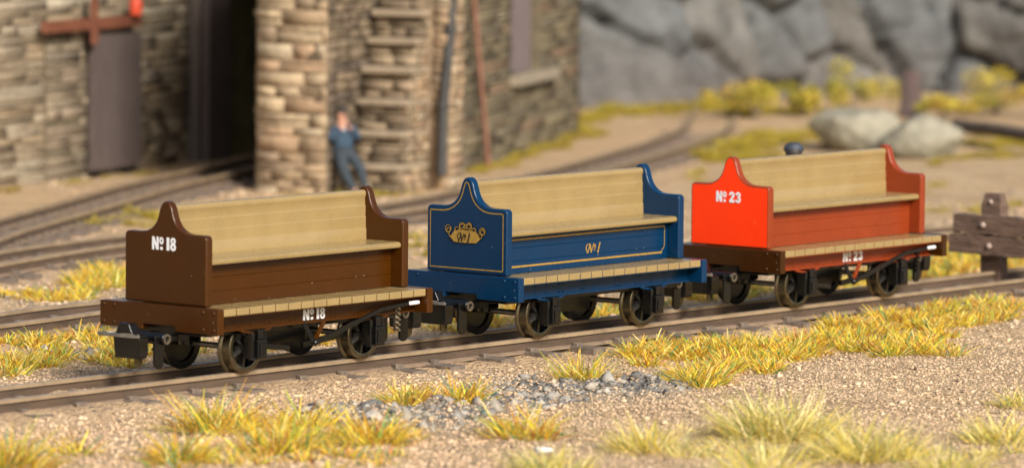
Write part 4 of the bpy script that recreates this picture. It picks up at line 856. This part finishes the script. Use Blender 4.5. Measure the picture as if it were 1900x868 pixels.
def person(label, loc, rz, J, k, cap, group=None, cloth=(None, None)):
    """J: joints in metres of a 1.75 m adult, x forward, y left; k scales the whole figure"""
    root = thing('person', label, 'person', loc, rz, group); root.scale = (k, k, k)
    v = {n: Vector(p) for n, p in J.items()}; pel = (v['hipl'] + v['hipr']) / 2; ch = v['neck'] * .6 + pel * .4; hd_ = v['head']; up = (hd_ - v['neck']).normalized()
    body = [[(pel, .12), (ch, .13), (v['neck'], .06), (hd_ - up * .06, .075), (hd_ + up * .04, .085), (hd_ + up * .09, .06)]]
    for s in 'lr':
        body += [[(pel, .12), (v['hip' + s], .085), (v['knee' + s], .058), (v['ank' + s], .038), (v['toe' + s], .035)], [(ch, .13), (v['sho' + s], .06), (v['elb' + s], .042), (v['wri' + s], .028)]]
        w = v['wri' + s]; d = (v['han' + s] - w).normalized(); sd = d.cross(Vector((0, 0, 1)));  sd = sd.normalized() if sd.length > .1 else Vector((0, 1, 0)); pm = w + d * .07; body[-1].append((pm, (.038, .02)))
        curl = (v['curl' + s] if 'curl' + s in v else Vector((0, 0, -1)))
        for i, (o_, ln) in enumerate(((-.03, .07), (-.01, .08), (.01, .075), (.03, .06))):
            q0 = pm + sd * o_ * .9 + d * .02; q1 = q0 + d * ln * .5; q2 = q1 + (d * .5 + curl * .6).normalized() * ln * .5; body.append([(pm, (.038, .02)), (q0, .0095), (q1, .0088), (q2, .0075)])
        t0 = w + d * .03 + sd * -.035; body.append([(w, .028), (t0, .011), (t0 + (d * .7 - sd * .5).normalized() * .045, .010), (t0 + (d * 1.1 - sd * .2).normalized() * .075, .008)])
    b = skin('body', body, SKIN, root)
    fw = Vector((1, 0, 0)) if 'face' not in v else v['face'].normalized(); lf = up.cross(fw).normalized(); fw = lf.cross(up)
    mb = MB(); c = hd_ + up * .02
    for s in (-1, 1): mb.ball(c + fw * .083 + lf * (s * .032) + up * .012, .012, 8, 6)
    mb.build('eyes', EYE, b, smooth=True)
    mb = MB(); mb.ball(c + fw * .095 - up * .018, (.022, .016, .026), 8, 6); [mb.ball(c + lf * (s * .088) - up * .005, (.02, .014, .03), 8, 6) for s in (-1, 1)]; mb.build('nose_and_ears', SKIN, b, smooth=True)
    mb = MB(); mb.ball(c + fw * .084 - up * .06, (.012, .026, .007), 8, 6); mb.build('mouth', LIP, b, smooth=True)
    hm = MB()
    hm.ball((0, 0, 0), (.098, .096, .088), 18, 12); Rm = Matrix((fw, lf, up)).transposed(); hm.v = [tuple(c - fw * .022 + up * .045 + Rm @ Vector(p)) for p in hm.v]; hm.build('hair', HAIR, b, smooth=True)
    if cap:
        cm = MB(); cm.lathe([(0, .098), (.06, .092), (.098, .065), (.115, .025), (.112, .0), (.100, -.012)], (0, 0, 0), 'z', 24); cm.prism([(.08, -.085), (.13, -.075), (.165, -.04), (.175, 0), (.165, .04), (.13, .075), (.08, .085)], -.012, .004, 'z')
        cm.v = [tuple(c + up * .065 + Rm @ Vector(p)) for p in cm.v]; cm.build('cap', CAPM, root, smooth=True)
    jk = [[(pel, (.215, .17)), (L3(pel, ch, .5), (.20, .17)), (ch, (.165, .13)), (L3(ch, v['neck'], .75), (.085, .085))]]
    for s in 'lr': jk += [[(ch, (.165, .13)), (v['sho' + s], .11), (L3(v['sho' + s], v['elb' + s], .5), .092), (v['elb' + s], .08), (L3(v['elb' + s], v['wri' + s], .92), .046)]]
    skin('jacket', jk, cloth[0] or JACKET, root)
    mb = MB(); sc_ = L3(ch, v['neck'], .55); mb.ball(Vector(sc_) + fw * .085, (.045, .05, .09), 10, 8); mb.build('shirt_front', SHIRT, root, smooth=True)
    tr = []
    for s in 'lr': tr += [[(pel, (.14, .13)), (v['hip' + s], .14), (L3(v['hip' + s], v['knee' + s], .5), .125), (v['knee' + s], .105), (L3(v['knee' + s], v['ank' + s], .93), .062)]]
    skin('trousers', tr, cloth[1] or TROUS, root)
    for s in 'lr':
        a_, t_ = v['ank' + s], v['toe' + s]; skin('shoe', [[(a_ + Vector((-.04, 0, -.02)), .045), (L3(a_, t_, .5), .046), (t_, .040)]], SHOE, root)
    return root
lean = dict(hipl=(.16, .09, .74), hipr=(.16, -.09, .74), kneel=(.46, .17, .50), kneer=(.44, -.16, .40), ankl=(.62, .17, .08), ankr=(.78, -.15, .08), toel=(.78, .21, .05), toer=(.94, -.19, .05), neck=(.05, 0, 1.27), head=(.10, 0, 1.43), shol=(.06, .22, 1.19), shor=(.06, -.22, 1.19), elbl=(.20, .30, .98), elbr=(.20, -.30, .98), wril=(.24, .07, 1.20), wrir=(.24, -.07, 1.20), hanl=(.22, .02, 1.36), hanr=(.22, -.02, 1.36), curll=(-.3, -1, 0), curlr=(-.3, 1, 0), face=(1, 0, -.15))
mp = W(pa + .32, pb1 + .04, 0); hz = on_a(632, 199, pa + .32)[1]; mz = float(ground_z(np.array([mp.x]), np.array([mp.y]))[0])
person('man in blue jacket and slate trousers leaning by the steps, hands at his mouth', (mp.x, mp.y, float(ground_z(np.array([mp.x]), np.array([mp.y]))[0])), math.atan2(BX.y, BX.x) - .55, lean, (hz - mz) / 1.56, False)
stand = dict(hipl=(0, .09, .92), hipr=(0, -.09, .92), kneel=(.03, .10, .49), kneer=(.03, -.10, .49), ankl=(0, .11, .08), ankr=(0, -.11, .08), toel=(.16, .13, .05), toer=(.16, -.13, .05), neck=(0, 0, 1.47), head=(.02, 0, 1.62), shol=(0, .19, 1.40), shor=(0, -.19, 1.40), elbl=(-.03, .25, 1.12), elbr=(-.03, -.25, 1.12), wril=(.08, .26, .87), wrir=(.08, -.26, .87), hanl=(.10, .26, .75), hanr=(.10, -.26, .75))
r_ = ray(1473, 272); pz = CAM + r_ * ((1.45 - CAM.y) / r_.y); cz_ = pz.z + .035
gzp = float(ground_z(np.array([pz.x]), np.array([pz.y]))[0])
person('person in dark clothes and slate cap standing behind the red wagon bench', (pz.x, pz.y, gzp), math.atan2(FWD.y, FWD.x), stand, (cz_ - gzp) / 1.79, True, cloth=(CAPM, TROUS))

# ------------------------------------------------------------------ light
wd = bpy.data.worlds.new('World'); S.world = wd; wd.use_nodes = True; nt = wd.node_tree
SD = Vector((-.33, -.76, .53)).normalized(); el = math.asin(SD.z); azm = math.atan2(SD.x, SD.y)
sky = nt.nodes.new('ShaderNodeTexSky'); sky.sky_type = 'NISHITA'; sky.sun_disc = False; sky.sun_elevation = el; sky.sun_rotation = azm; sky.air_density = 1.0; sky.dust_density = 2.5; sky.ozone_density = .6
nt.links.new(sky.outputs['Color'], nt.nodes['Background'].inputs['Color']); nt.nodes['Background'].inputs['Strength'].default_value = .108
sl = bpy.data.lights.new('sun', 'SUN'); sl.energy = 4.0; sl.angle = R(17); sl.color = (1, .95, .88); so = bpy.data.objects.new('sun', sl); COL.objects.link(so); so.rotation_euler = SD.to_track_quat('Z', 'Y').to_euler()
vs_ = S.view_settings; vs_.view_transform = 'Standard'; vs_.look = 'None'; vs_.exposure = .40; vs_.gamma = 1; vs_.use_curve_mapping = False
S.cycles.use_denoising = True; S.cycles.max_bounces = 6
